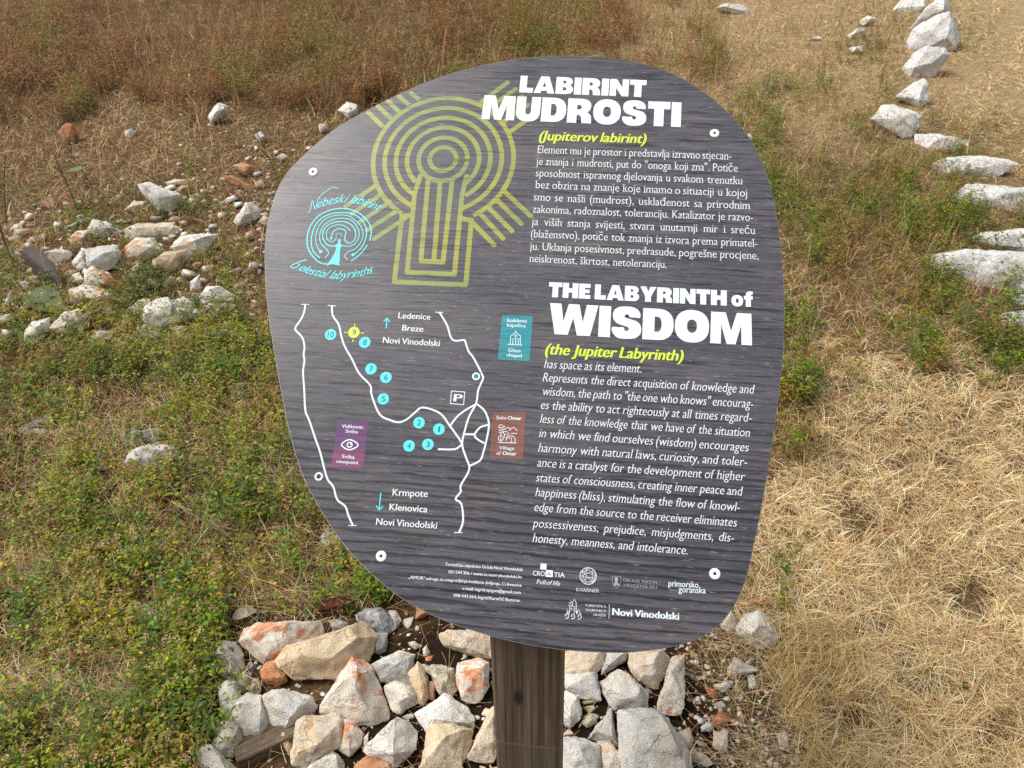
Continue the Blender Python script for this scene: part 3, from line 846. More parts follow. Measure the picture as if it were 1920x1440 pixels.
# --- post: square timber with eased edges, cut on the slant behind the panel, plus the two battens the rivets go into
def post_mat():
    m, t, b = new_mat('dark_timber')
    g = N(t, 'ShaderNodeTexCoord'); v = g.outputs['Object']
    gr = tex_noise(t, mapping(t, v, (300, 300, 5)), 1.0, 4, .6, .2)
    gl = tex_noise(t, mapping(t, v, (70, 70, 2.2)), 1.0, 4, .6, .3)
    c = mix(t, ramp(t, gl, [(.35, 0.), (.65, 1.)]), (.105, .073, .047), (.225, .163, .108))
    c = mix(t, .8, c, ramp(t, gr, [(.36, .35), (.6, 1.15)]), 'MULTIPLY')
    c = mix(t, ramp(t, tex_noise(t, v, 8, 5, .7), [(.55, 0.), (.75, .35)]), c, (.12, .095, .075))
    # saw line across the face and a few knots
    sz = N(t, 'ShaderNodeSeparateXYZ'); t.links.new(v, sz.inputs[0])
    wz_ = N(t, 'ShaderNodeMath', operation='MULTIPLY_ADD'); t.links.new(tex_noise(t, v, 30, 3), wz_.inputs[0]); wz_.inputs[1].default_value = .010; t.links.new(sz.outputs[2], wz_.inputs[2])
    dz = N(t, 'ShaderNodeMath', operation='SUBTRACT'); t.links.new(wz_.outputs[0], dz.inputs[0]); dz.inputs[1].default_value = .508
    az_ = N(t, 'ShaderNodeMath', operation='ABSOLUTE'); t.links.new(dz.outputs[0], az_.inputs[0])
    c = mix(t, ramp(t, az_.outputs[0], [(.0, .8), (.003, .0)]), c, (.20, .17, .14))
    lo = N(t, 'ShaderNodeMath', operation='LESS_THAN'); t.links.new(dz.outputs[0], lo.inputs[0]); lo.inputs[1].default_value = -.002
    lf = N(t, 'ShaderNodeMath', operation='MULTIPLY'); t.links.new(lo.outputs[0], lf.inputs[0]); lf.inputs[1].default_value = .35
    c = mix(t, lf.outputs[0], c, (.13, .105, .082))
    kv = N(t, 'ShaderNodeTexVoronoi'); kv.inputs['Scale'].default_value = 1.0; t.links.new(mapping(t, v, (14, 14, 6)), kv.inputs['Vector'])
    c = mix(t, ramp(t, kv.outputs['Distance'], [(.06, .9), (.13, 0.)]), c, (.02, .014, .010))
    t.links.new(c, b.inputs['Base Color'])
    b.inputs['Roughness'].default_value = .7
    bump(t, b, mix(t, .5, gr, gl), .5, .004)
    return m
M_POST = post_mat()
def post():
    bm = bmesh.new()
    W = .0455
    rot = Matrix.Rotation(POST_YAW, 4, 'Z')
    n_l = (rot.inverted() @ BN.to_4d()).to_3d() if False else rot.to_3x3().inverted() @ BN
    p_l = rot.to_3x3().inverted() @ (BO - BN * .0055 - post_base)
    ring_prof = []
    e = .004
    for sx, sy in ((-1, -1), (1, -1), (1, 1), (-1, 1)):
        if sx * sy > 0: ring_prof += [(sx * W, sy * (W - e)), (sx * (W - e), sy * W)][:: (1 if sx < 0 else 1)]
        else: ring_prof += [(sx * (W - e), sy * W), (sx * W, sy * (W - e))]
    rows = []
    for k in range(10):
        r = []
        for x, y in ring_prof:
            zt = (p_l.dot(n_l) - n_l.x * x - n_l.y * y) / n_l.z      # height where the slanted panel back is
            z = -.35 + (zt + .35) * k / 9
            r.append(bm.verts.new((x, y, z)))
        rows.append(r)
    for k in range(9):
        for i in range(8):
            j = (i + 1) % 8
            bm.faces.new((rows[k][i], rows[k][j], rows[k + 1][j], rows[k + 1][i]))
    bm.faces.new(rows[-1]); bm.faces.new(rows[0][::-1])
    me = bpy.data.meshes.new('post'); bm.to_mesh(me); bm.free()
    o = link('post', me, M_POST, sign)
    o.matrix_local = rot
    return o
post()
def batten(x0, x1, y, h=.035, d=.022):
    bm = bmesh.new(); bmesh.ops.create_cube(bm, size=1)
    bmesh.ops.scale(bm, vec=(x1 - x0, h, d), verts=bm.verts); bmesh.ops.translate(bm, vec=((x0 + x1) / 2, y, -.0053 - d / 2), verts=bm.verts)
    bmesh.ops.bevel(bm, geom=bm.edges[:], offset=.002, segments=1, affect='EDGES')
    me = bpy.data.meshes.new('batten'); bm.to_mesh(me); bm.free()
    o = link('batten', me, M_POST, sign); o.matrix_local = SM.inverted() @ BM
u1, u2, u3, u4 = U(587, 322), U(1340, 250), U(715, 1043), U(1340, 1075)
batten(u1.x + .05, u2.x - .03, (u1.y + u2.y) / 2 - .01, h=.07)
batten(u3.x + .02, u4.x - .02, (u3.y + u4.y) / 2, h=.05)
cxm = U(985, 1000).x
bmv = U(985, 700)
def spine():
    y0, y1 = (u3.y + u4.y) / 2 + .027, (u1.y + u2.y) / 2 - .047
    bm = bmesh.new(); bmesh.ops.create_cube(bm, size=1)
    bmesh.ops.scale(bm, vec=(.06, y1 - y0, .022), verts=bm.verts); bmesh.ops.translate(bm, vec=(cxm, (y0 + y1) / 2, -.0165), verts=bm.verts)
    me = bpy.data.meshes.new('batten'); bm.to_mesh(me); bm.free()
    o = link('batten', me, M_POST, sign); o.matrix_local = SM.inverted() @ BM
spine()
# ------------------------------------------------------------------ stones
M_STONE = {
 'W': stone_mat('white_limestone', (.77, .745, .69), (.63, .60, .545), rust=(.52, .30, .14), rust_lo=.63),
 'C': stone_mat('cream_limestone', (.60, .49, .34), (.70, .62, .51), rust=(.46, .23, .09), rust_lo=.61),
 'T': stone_mat('tan_limestone', (.54, .40, .235), (.66, .55, .40), rust=(.38, .20, .08), rust_lo=.62),
 'R': stone_mat('rust_stained_limestone', (.74, .69, .62), (.62, .54, .44), rust=(.46, .17, .06), rust_lo=.52),
 'O': stone_mat('orange_limestone', (.50, .30, .17), (.42, .20, .10), rust=(.42, .15, .05), rust_lo=.5),
 'G': stone_mat('grey_limestone', (.52, .51, .48), (.68, .655, .61), rust=(.47, .25, .11), rust_lo=.65),
 'D': stone_mat('lichened_grey_stone', (.30, .30, .30), (.42, .42, .41), dark=(.08, .08, .075), dark_lo=.6, lichen=(.48, .49, .46)),
 'L': stone_mat('weathered_white_limestone', (.62, .615, .60), (.46, .455, .44), dark=(.08, .07, .06), dark_lo=.62, lichen=(.70, .70, .69)),
 'P': stone_mat('porous_stone', (.50, .45, .33), (.38, .36, .31), dark=(.10, .09, .06), dark_lo=.55, lichen=(.60, .55, .42)),
 'B': stone_mat('brick_red_stone', (.33, .13, .075), (.26, .10, .06)),
}
CROPS = {'A': (0, 300, 3.4286), 'B': (380, 1100, 3.31), 'C': (900, 1100, 3.31), 'T': (0, 0, 3), 'L': (0, 680, 3), 'R': (1320, 0, 3.2), 'F': (0, 0, 1)}
def hull_stone(bm, pts_px, lift, thick, seed, rough=1.0):
    """adds one closed angular boulder whose outline follows the given photo pixels; returns its middle"""
    r = random.Random(seed)
    xs = [p[0] for p in pts_px]; ys = [p[1] for p in pts_px]
    cx, cy = (min(xs) + max(xs)) / 2, (min(ys) + max(ys)) / 2
    g, t = ground_px(cx, cy); g = Vector(g)
    d = (g - EYE).normalized()
    hpx, wpx = max(ys) - min(ys), max(xs) - min(xs)
    m_px = float(t) / F
    nrm = (Vector((0, 0, 1)) * .4 - d * .6).normalized()
    # lower edge of the outline should just reach the ground: raise the middle along the viewing ray
    dn = -d.dot(nrm)
    half = hpx * m_px / max(.35, dn) / 2
    rise = half * math.sqrt(max(0, 1 - nrm.z ** 2)) * .80 + lift
    c = g - d * (rise / max(.18, -d.z))
    if rise / max(.18, -d.z) > .5: c = g - d * .5
    ring_ = []
    for x, y in pts_px:
        q = ray(x, y); k = (c - EYE).dot(nrm) / q.dot(nrm)
        ring_.append(EYE + q * k)
    sz = min(wpx, hpx) * m_px
    if thick is None: thick = .42
    th = sz * thick
    pts = []
    mid = sum(ring_, Vector()) / len(ring_)
    for p in ring_:
        pts.append(p + nrm * th * r.uniform(-.15, .2))
        pts.append(mid + (p - mid) * r.uniform(.72, .9) - nrm * th * r.uniform(.7, 1.2))
        if r.random() < .75: pts.append(mid + (p - mid) * r.uniform(.35, .78) + nrm * th * r.uniform(.45, 1.0))
    pts.append(mid + nrm * th * r.uniform(.6, 1.05))
    vs = [bm.verts.new(p) for p in pts]
    res = bmesh.ops.convex_hull(bm, input=vs)
    dead = [e for e in res['geom_interior'] if isinstance(e, bmesh.types.BMVert)]
    bmesh.ops.delete(bm, geom=list(set(dead)), context='VERTS')
    return mid, sz

def stone(name, typ, polys, label, group, seed, lift=0., thick=None, rough=1.0, cat='stone'):
    bm = bmesh.new()
    mids = []
    for i, pl in enumerate(polys):
        b2 = bmesh.new()
        mid, sz = hull_stone(b2, pl, lift, thick, seed * 7 + i)
        mids.append((mid, sz))
        bmesh.ops.dissolve_limit(b2, angle_limit=math.radians(13), verts=b2.verts, edges=b2.edges)
        try: bmesh.ops.bevel(b2, geom=b2.edges[:], offset=sz * .018, segments=2, profile=.6, affect='EDGES', clamp_overlap=True)
        except Exception: pass
        bmesh.ops.triangulate(b2, faces=b2.faces)
        dist = (mid - EYE).length
        goal = max(sz * .05, dist / F * 3.2)
        for _ in range(4):
            es = [e for e in b2.edges if e.calc_length() > goal * 1.6]
            if not es: break
            bmesh.ops.subdivide_edges(b2, edges=es, cuts=1, use_grid_fill=False)
            bmesh.ops.triangulate(b2, faces=b2.faces)
        b2.normal_update()
        off = Vector((seed * 3.1, seed * 1.7, i * 5.))
        am = sz * rough
        mv = []
        for v in b2.verts:
            p = v.co
            n1 = mnoise.noise(p * (2.2 / sz) + off); n2 = mnoise.noise(p * (6. / sz) + off); n3 = mnoise.noise(p * (17. / sz) + off)
            mv.append(v.normal * (am * (.045 * n1 + .034 * n2 - .026 * abs(n3))))
        for v, m_ in zip(b2.verts, mv): v.co += m_
        tmp = bpy.data.meshes.new('tmp'); b2.to_mesh(tmp); b2.free()
        bm.from_mesh(tmp); bpy.data.meshes.remove(tmp)
    c = sum((m_[0] for m_ in mids), Vector()) / len(mids)
    bmesh.ops.translate(bm, vec=-c, verts=bm.verts)
    me = bpy.data.meshes.new(name); bm.to_mesh(me); bm.free()
    me.polygons.foreach_set('use_smooth', np.ones(len(me.polygons), bool))
    me.set_sharp_from_angle(angle=math.radians(27))
    o = link(name, me, M_STONE[typ], None, c)
    tag(o, label, cat, group)
    return o

TABLE = '''
B|R|large white stone with rust-red flank under the dead leaves|262,262 330,228 560,216 720,222 750,290 745,325 520,345 470,440 380,480 300,420 225,345
B|T|big tan slab leaning across the upper pile|450,460 530,370 750,325 980,218 1050,250 1070,330 1010,475 840,580 560,580 480,510
B|G|upright grey stone with a brown crack at the pile edge|60,350 130,335 200,350 258,430 258,520 200,580 130,585 80,520 55,440
B|P|knobbly cream porous stone between grey stones|215,560 250,525 300,545 300,650 240,655 205,600/300,575 345,565 365,640 340,670 295,655
B|D|small pitted grey pebble above the porous cream stone|265,475 310,465 335,500 310,545 270,520
B|O|small rounded orange stone tucked under the big tan slab|360,520 400,470 450,458 520,530 525,590 470,620 400,600 365,570
B|G|large knobbly grey boulder with a pale scratch|100,620 150,585 200,600 240,680 250,800 200,860 110,790/180,720 280,660 360,680 385,740 410,860 360,950 250,940 190,880/90,880 160,780 240,860 250,960 190,1050 110,1050 50,1000
B|G|grey stone with an orange spot beside the knobbly boulder|380,690 440,645 560,640 680,690 715,740 690,790 580,820 560,890 520,915 440,860 395,780
B|T|small brown chip resting on the old timber|445,910 500,900 550,930 560,1000 540,1050 480,980
B|C|square cream block below the white wedge|590,830 640,805 850,775 885,840 870,960 840,1010 740,1030 640,1120 560,1100 545,1010 580,930
B|R|big white wedge-shaped stone in the middle of the pile|925,440 1000,460 1060,520 1160,760 1150,820 1080,855 960,850 850,790 735,775 740,735 860,600
B|R|thin grey flake with an orange blotch behind the cream block|885,830 950,845 1000,920 980,990 910,1050 840,1010 880,930
B|W|smooth pale grey boulder below the white wedge|1210,815 1280,840 1335,900 1310,1010 1190,1115 1130,1060 995,1030 1020,980 1110,900
B|W|white stone cut by the lower picture edge under the cream block|640,1126 720,1060 800,1020 850,1050 880,1100 870,1180 640,1180
B|O|cream stone with an orange corner below the smooth boulder|945,1110 1020,1050 1080,1045 1160,1090 1180,1126 1170,1200 940,1200
B|G|rounded grey stone in the lowest corner of the pile|0,990 60,980 150,1060 210,1126 210,1250 0,1250 -60,1100
B|G|grey stone with flat top behind the white wedge|1040,490 1120,440 1220,403 1320,420 1310,490 1275,545 1305,615 1200,605 1110,590
B|R|white stone with a rusty side below the flat-topped one|1130,620 1200,590 1260,605 1340,660 1330,720 1230,785 1180,770 1140,700
B|T|narrow tan stone standing on end|1275,540 1335,470 1370,500 1400,580 1400,690 1370,738 1335,720 1350,640 1305,590
B|P|pitted yellow and black stone near the post|1370,490 1470,480 1555,510 1580,640 1540,680 1480,665 1440,600
B|B|red-brown brick chip beside the pitted stone|1400,590 1445,590 1440,705 1400,700
B|R|block with a rust-red face against the post|1580,470 1700,445 1780,470 1775,620 1740,690 1690,725 1610,700 1570,590
B|C|flat honey-coloured slab just under the board edge|1465,300 1520,275 1660,265 1790,300 1790,440 1700,440 1590,405 1500,365
B|W|white stone with a peaked back below the brick chip|1320,790 1430,720 1500,670 1560,730 1640,735 1690,830 1680,880 1560,870 1420,870 1390,900
B|T|tall tan block standing upright next to the post|1400,880 1450,855 1560,860 1670,890 1665,970 1600,1130 1350,1130 1370,1000
B|C|brown and white stone leaning on the post|1840,730 1780,760 1700,910 1645,1060 1700,1090 1800,1085 1840,1000
B|D|dark grey honeycombed stone at the top of the pile|945,180 1000,140 1100,135 1170,180 1190,260 1150,300 1050,270 960,215/1060,280 1150,280 1140,390 1090,415 1050,390
B|G|small grey stone beside the honeycombed one|1150,150 1200,145 1235,210 1200,260 1170,200
B|C|small pale tan stone alone on the soil|1250,200 1310,190 1300,250 1275,270 1250,240
B|O|orange stone half hidden by the board|1330,120 1420,165 1360,195 1320,200
B|W|white pebble in the grass above the honeycombed stone|955,100 985,80 1010,115 975,135
B|D|pitted grey lump under the red-brown leaf|780,210 850,205 905,230 880,275 830,280 800,250
B|R|pink pebble on the soil below the honey slab|1365,385 1390,365 1410,410 1390,440 1370,430
B|O|orange chip touching the pink pebble|1385,440 1430,425 1430,470 1385,470
B|P|pale pebbly chip on the bare soil|1275,345 1320,340 1360,370 1320,390 1285,370
B|G|grey chip under the smooth boulder|1000,940 1030,905 1025,990 1000,1010
B|C|white pebble under the pale dried leaf|195,285 230,275 245,300 215,315
B|D|mossy grey chip below the white stone by the post|1240,810 1300,780 1315,820 1280,840
C|C|grey and honey stone touching the post just under the board|520,400 770,405 775,480 720,530 690,575 520,535
C|G|flat grey stone under the grey and honey one|525,545 720,535 750,710 600,690 530,640
C|G|grey sliver wedged below the board edge|780,410 915,410 900,460 800,530 755,550 750,510
C|C|rounded brown, cream and grey stone under the board|925,410 1130,390 1180,440 1165,510 1110,630 1080,630 990,590 930,520
C|R|elongated rust-orange and white stone standing apart|1190,440 1270,425 1285,520 1270,740 1240,790 1180,795 1095,780 1100,720 1150,560
C|G|broad grey-tan stone with a small rust spot|740,590 850,515 920,545 1040,650 1040,755 900,745 840,765 770,680
C|W|white oval stone touching the post|490,660 540,645 610,680 635,760 620,830 560,875 490,830
C|G|largest grey slab with yellow crust at the bottom|865,790 940,745 1060,765 1130,810 1210,900 1260,990 1310,1060 1320,1126 1320,1250 890,1250 870,1000
C|G|square grey stone against the post foot|480,940 600,925 740,990 745,1126 745,1250 480,1250
C|G|pointed grey stone beside the largest slab|665,940 740,840 815,755 835,880 865,1000 740,950
C|R|pinkish stone squeezed below the pointed one|730,960 800,960 870,1030 885,1126 880,1200 750,1200
C|C|small cream chip above the square grey stone|510,920 550,880 590,920 520,935
C|T|flat tan pebble between white oval and broad stone|635,710 700,695 725,715 700,725 640,730
C|T|round tan pebble under the flat tan pebble|640,745 700,730 720,760 680,790 645,775
C|P|crusty brown stone beside the white oval|630,840 690,785 740,800 720,850 660,875
C|W|big faceted grey-white stone at the straw edge|1590,230 1640,170 1720,150 1800,190 1820,260 1860,310 1820,360 1720,390 1660,350 1600,290
C|R|white stone half under the board's lower curve|1490,240 1560,145 1585,200 1590,250 1550,295 1500,260
C|W|triangular white stone on the bare soil|1540,500 1580,440 1640,465 1730,520 1660,545 1570,570 1535,540
C|W|small square white chip below the triangular stone|1660,550 1700,545 1725,610 1725,630 1670,630
C|W|white wedge chip beside the rust triangle|1445,610 1550,585 1560,620 1510,660 1470,640
C|O|rust-coloured triangular chip among gravel|1390,620 1470,640 1475,690 1460,705 1420,670
C|T|tan sliver beside the dry twigs|1300,395 1320,390 1370,460 1310,450
C|R|rust and white stone at the slab's shoulder|1215,910 1300,880 1325,950 1310,1010 1270,1015 1240,950
C|G|small grey stone in the gravel|1370,870 1420,830 1455,865 1430,900 1380,900
C|O|tan and rust stone in the gravel|1440,830 1490,770 1555,830 1520,870 1450,870
C|C|upright cream stone in the gravel|1450,900 1540,895 1535,1020 1500,1030 1445,990
C|C|long cream stone beside the largest slab|1285,1030 1330,1010 1420,1060 1450,1100 1400,1115 1310,1080
C|T|tan chip above the long cream stone|1335,950 1400,970 1400,1005 1340,980
C|C|cream stone at the yellow grass edge|1840,920 1890,890 1920,930 1915,1000 1860,990
C|O|rust chip on the soil near the yellow grass|1600,800 1665,790 1650,845 1610,850
C|W|white chip below the triangular white stone's tip|1440,730 1500,710 1530,740 1490,755
A|W|long white block with shaded front beyond the stone patch|900,170 980,165 1150,220 1160,260 1090,320 1030,310 940,230
A|C|white stone with a yellow end beside the long block|810,320 860,270 940,270 950,300 880,330
A|W|lone white stone close to the board's curved side|1510,390 1590,285 1620,280 1660,330 1640,380 1540,415
A|W|domed white stone at the top of the stone patch|575,440 610,395 680,400 760,450 740,490 620,485
A|C|long cream-edged block in the stone patch|820,450 900,415 1080,408 1130,440 1090,490 920,510 840,510
A|W|white slab with a pointed end|1115,570 1170,500 1250,480 1380,490 1310,560 1290,615 1220,600
A|R|round pinkish tan stone under the long block|820,560 880,515 980,510 1040,590 1000,610 900,640 830,620
A|T|smooth yellow stone under the pointed slab|1000,650 1060,600 1200,585 1220,610 1120,700 1070,735 1010,700
A|R|small pinkish stone beside the domed white stone|440,500 500,460 570,460 560,520 480,540
A|W|chunky white block behind the green tuft|560,590 660,565 740,560 765,600 720,690 640,710 580,680
A|W|flat white stone beside the dark dock leaf|295,600 360,578 450,590 440,630 360,660 320,630
A|W|white shard leaning on the chunky block|470,650 520,590 560,620 560,690 480,680
A|R|rugged white and orange rock in the herbs|550,740 600,708 660,740 760,800 740,850 640,860 560,830/470,830 550,800 700,840 820,890 800,920 640,900 540,920 455,900
A|W|small white stone below the dark dock leaf|130,785 230,780 215,830 170,840
A|R|pale pink stone beside the holed green leaf|40,900 80,850 140,860 120,930 30,960
A|W|large white stone above the herb bank|340,1080 420,990 500,970 540,1040 520,1100 440,1115
A|W|ragged white stone beside the herb bank|165,1110 210,1050 310,1030 300,1090 250,1160 170,1160
A|W|biggest white stone of the patch with a notch|960,940 1020,900 1080,900 1140,960 1100,1060 990,1085 940,1020/1080,960 1230,960 1270,1000 1180,1040 1060,1070
A|C|cream stone behind the biggest white stone|840,950 900,905 990,905 960,960 920,1010 860,1000
A|W|small white stone on top of the notched one|1140,900 1180,885 1245,930 1230,960 1160,950
A|W|smooth white oval stone on dry grass|1295,880 1340,820 1410,820 1500,870 1450,905 1350,910
A|C|low cream stone below the smooth white oval|1315,940 1370,920 1480,930 1500,960 1380,990
A|R|pinkish chip in front of the notched stone|1100,1080 1200,1065 1190,1110 1140,1120
A|W|white stone with a jagged end near the board|1365,1110 1400,1090 1570,1110 1580,1140 1500,1170 1400,1165
A|W|flat white stone deep in the green herbs|870,1110 930,1088 1040,1120 1000,1150 890,1150
A|W|white shard standing in dry grass|1220,790 1280,745 1290,830 1230,840
A|W|small white chip above the rugged orange rock|465,740 510,730 545,780 480,790
A|W|white chip low in the herb bank|590,1140 640,1100 720,1110 700,1150 610,1160
A|O|rusty elongated shard on dry grass near the board|1450,110 1500,110 1640,180 1620,195 1490,150
A|C|thin cream shard beyond the long white block|1070,145 1130,125 1210,130 1190,155 1090,160
A|O|orange-ended stone beside the long white block|1120,205 1170,165 1225,175 1210,200 1150,220
A|O|rusty stone behind the board's shoulder|1500,40 1560,20 1640,50 1580,95 1540,60
A|C|cream stone touching the board's outline|1640,150 1690,130 1700,170 1650,175
A|W|tiny white chip under the rusty shard|1500,200 1560,190 1540,215
A|R|pinkish stone peeking from behind the board|1660,400 1700,360 1740,380 1720,420
A|C|cream pebble between tuft and smooth yellow stone|840,710 880,665 910,670 900,720
A|R|small pinkish chip on the dry grass|1290,280 1310,245 1330,270 1320,295
A|C|pale chip beside the yellow-ended stone|1220,230 1270,215 1290,240 1240,250
T|W|tall white stone alone on the dry slope|1170,660 1200,600 1245,573 1290,600 1285,640 1230,660 1190,690
T|O|orange and white stone alone by the brown weeds|325,740 375,688 420,710 440,760 400,810 370,800
T|G|greenish grey stone sunk in the dry slope|700,735 740,725 770,750 740,775 705,770
T|W|knobbly white stone behind a dark stalk|1430,760 1470,740 1500,780 1465,800
T|W|small smooth white stone below the dark stalk|1550,885 1590,860 1620,880 1590,905
T|R|pinkish stone near the board's upper curve|1790,700 1840,695 1850,730 1800,750
T|W|pale stone just above the board's sloping top|1900,620 1950,570 2010,590 2015,640 1960,665
T|O|rusty chip behind the small smooth white stone|1560,850 1590,828 1602,858
L|G|flat grey rock half buried in the herbs|735,490 890,450 1000,480 1030,560 960,640 820,660 740,580 690,570
L|D|dark grey rock behind the flat grey rock|670,420 760,380 900,370 960,420 950,450 720,470
L|D|thin dark ledge of rock in the herbs|100,370 160,340 290,290 330,320 240,350 110,400
L|G|low grey rock under the dark ledge|130,390 200,370 300,380 360,400 300,420 140,410
L|G|grey rock behind two dry pale leaves|1030,1310 1100,1250 1190,1280 1150,1360 1040,1370
L|D|rough grey rock sunk low in the herbs|775,1410 825,1360 900,1400 936,1520 870,1550 790,1530
L|R|small pinkish stone above the red leaf|1460,370 1540,360 1560,410 1480,400
L|D|lichened rock tucked against the board's side|1800,1000 1840,930 1930,1000 1900,1060 1800,1080
F|G|small grey stone where herbs meet the pile|356,1298 380,1282 398,1300 390,1308 362,1306
R|L|low white stone alone on the upper slope|90,50 130,22 220,30 275,65 260,95 150,75
R|L|crumbly white stone at the far end of the stone line|1140,70 1200,0 1310,0 1320,60 1260,90
R|L|leaning white stone second from the far end|1235,190 1300,110 1420,0 1450,20 1455,100 1400,130 1290,200
R|L|tallest white boulder with black cracks in the stone line|1230,260 1270,190 1380,115 1470,110 1500,140 1490,300 1440,305 1300,320 1230,330
R|L|knobbly white stone below the cracked boulder|1205,400 1270,370 1260,330 1340,300 1420,300 1450,340 1380,440 1290,470 1240,460
R|L|pointed white stone in the stone line|1170,580 1250,510 1310,490 1335,520 1335,600 1290,640 1210,600
R|L|smooth domed white stone with weeds growing over it|1020,720 1080,650 1150,643 1290,700 1260,790 1190,810 1130,750
R|L|rough white stone after the domed one|1280,810 1400,808 1500,830 1530,860 1490,900 1320,915 1290,880
R|L|small stone against the rough white stone|1540,850 1580,845 1600,890 1560,905
R|L|long low white stone with a brown hole|1380,1010 1400,980 1560,950 1640,943 1780,960 1840,990 1740,1050 1560,1050 1430,1070 1390,1050
R|L|long pale stone with one dark pit near the picture edge|1515,1190 1600,1115 1750,1130 1920,1130 2000,1160 2000,1250 1860,1275 1680,1250 1540,1240
R|L|cracked white stone half behind the biggest pale block|1620,1430 1700,1400 1920,1370 2010,1400 2000,1520 1750,1500
F|L|biggest pale block in the curve of the stone line|1755,480 1810,472 1900,475 1975,490 1975,545 1850,540 1770,545 1760,520
F|L|nearest rounded block of the stone line|1870,620 1885,590 1930,585 1970,600 1970,640 1890,640
F|L|white stone peeping between the two nearest blocks|1895,560 1930,550 1965,575 1950,590 1900,588
R|W|small white stone inside the stone line, by a green bush|930,135 980,100 1035,115 960,150
R|W|low white stone under the green bush|860,215 940,170 960,185 880,225
R|W|white pebble below the green bush|870,290 940,280 950,305 890,315
R|W|grey-white stone just beyond the board's shoulder|240,830 280,800 300,850
R|R|pale pink chip beyond the board's shoulder|320,850 390,840 380,860
R|W|tiny white stone on the brown upper slope|630,230 690,220 700,235 640,240
'''
GROUPS = {'B': 'stones piled at the foot of the sign', 'C': 'stones piled at the foot of the sign', 'A': 'pale stones strewn in the grass', 'T': 'pale stones strewn in the grass',
          'L': 'grey rocks among the herbs', 'F': 'grey rocks among the herbs', 'R': 'white stones lining the labyrinth path'}
STONE_BOX = []
def all_stones():
    for i, row in enumerate(TABLE.strip().split('\n')):
        cr, typ, label, co = row.split('|')
        ox, oy, s = CROPS[cr]
        polys = [[(ox + float(a.split(',')[0]) / s, oy + float(a.split(',')[1]) / s) for a in pl.split()] for pl in co.split('/')]
        gname = GROUPS[cr]
        if typ == 'L': gname = GROUPS['R']
        elif cr == 'R': gname = GROUPS['A']
        if cr in 'BCAR' or typ == 'L':
            gx_, gy_ = sum(p[0] for pl in polys for p in pl) / sum(map(len, polys)), sum(p[1] for pl in polys for p in pl) / sum(map(len, polys))
            q_ = {'B': 1.05, 'C': 1.05, 'A': 1.2, 'R': 1.2}.get(cr, 1.15)
            polys = [[(gx_ + (p[0] - gx_) * q_, gy_ + (p[1] - gy_) * q_) for p in pl] for pl in polys]
        allp = [p for pl in polys for p in pl]
        x0, x1 = min(p[0] for p in allp), max(p[0] for p in allp); y0, y1 = min(p[1] for p in allp), max(p[1] for p in allp)
        STONE_BOX.append((x0, y0, x1, y1))
        small = max(x1 - x0, y1 - y0) < 26
        nm = 'pebble' if ('pebble' in label or 'chip' in label or small) else ('boulder' if 'boulder' in label or 'block' in label else ('rock' if 'rock' in label else 'stone'))
        # whatever lies further up the picture in the pile sits a little lower
        lift = 0.0
        if cr in 'BC': lift = -.004 if small else .006
        if cr in 'LAT': lift = -.002
        if typ == 'L': lift = -.03
        stone(nm, typ, polys, label, gname, i + 1, lift=lift, thick=(.34 if cr in 'RA' else .42),
              rough=(1.5 if typ in 'DP' else 1.0), cat={'pebble': 'pebble', 'rock': 'rock', 'boulder': 'boulder'}.get(nm, 'stone'))
all_stones()

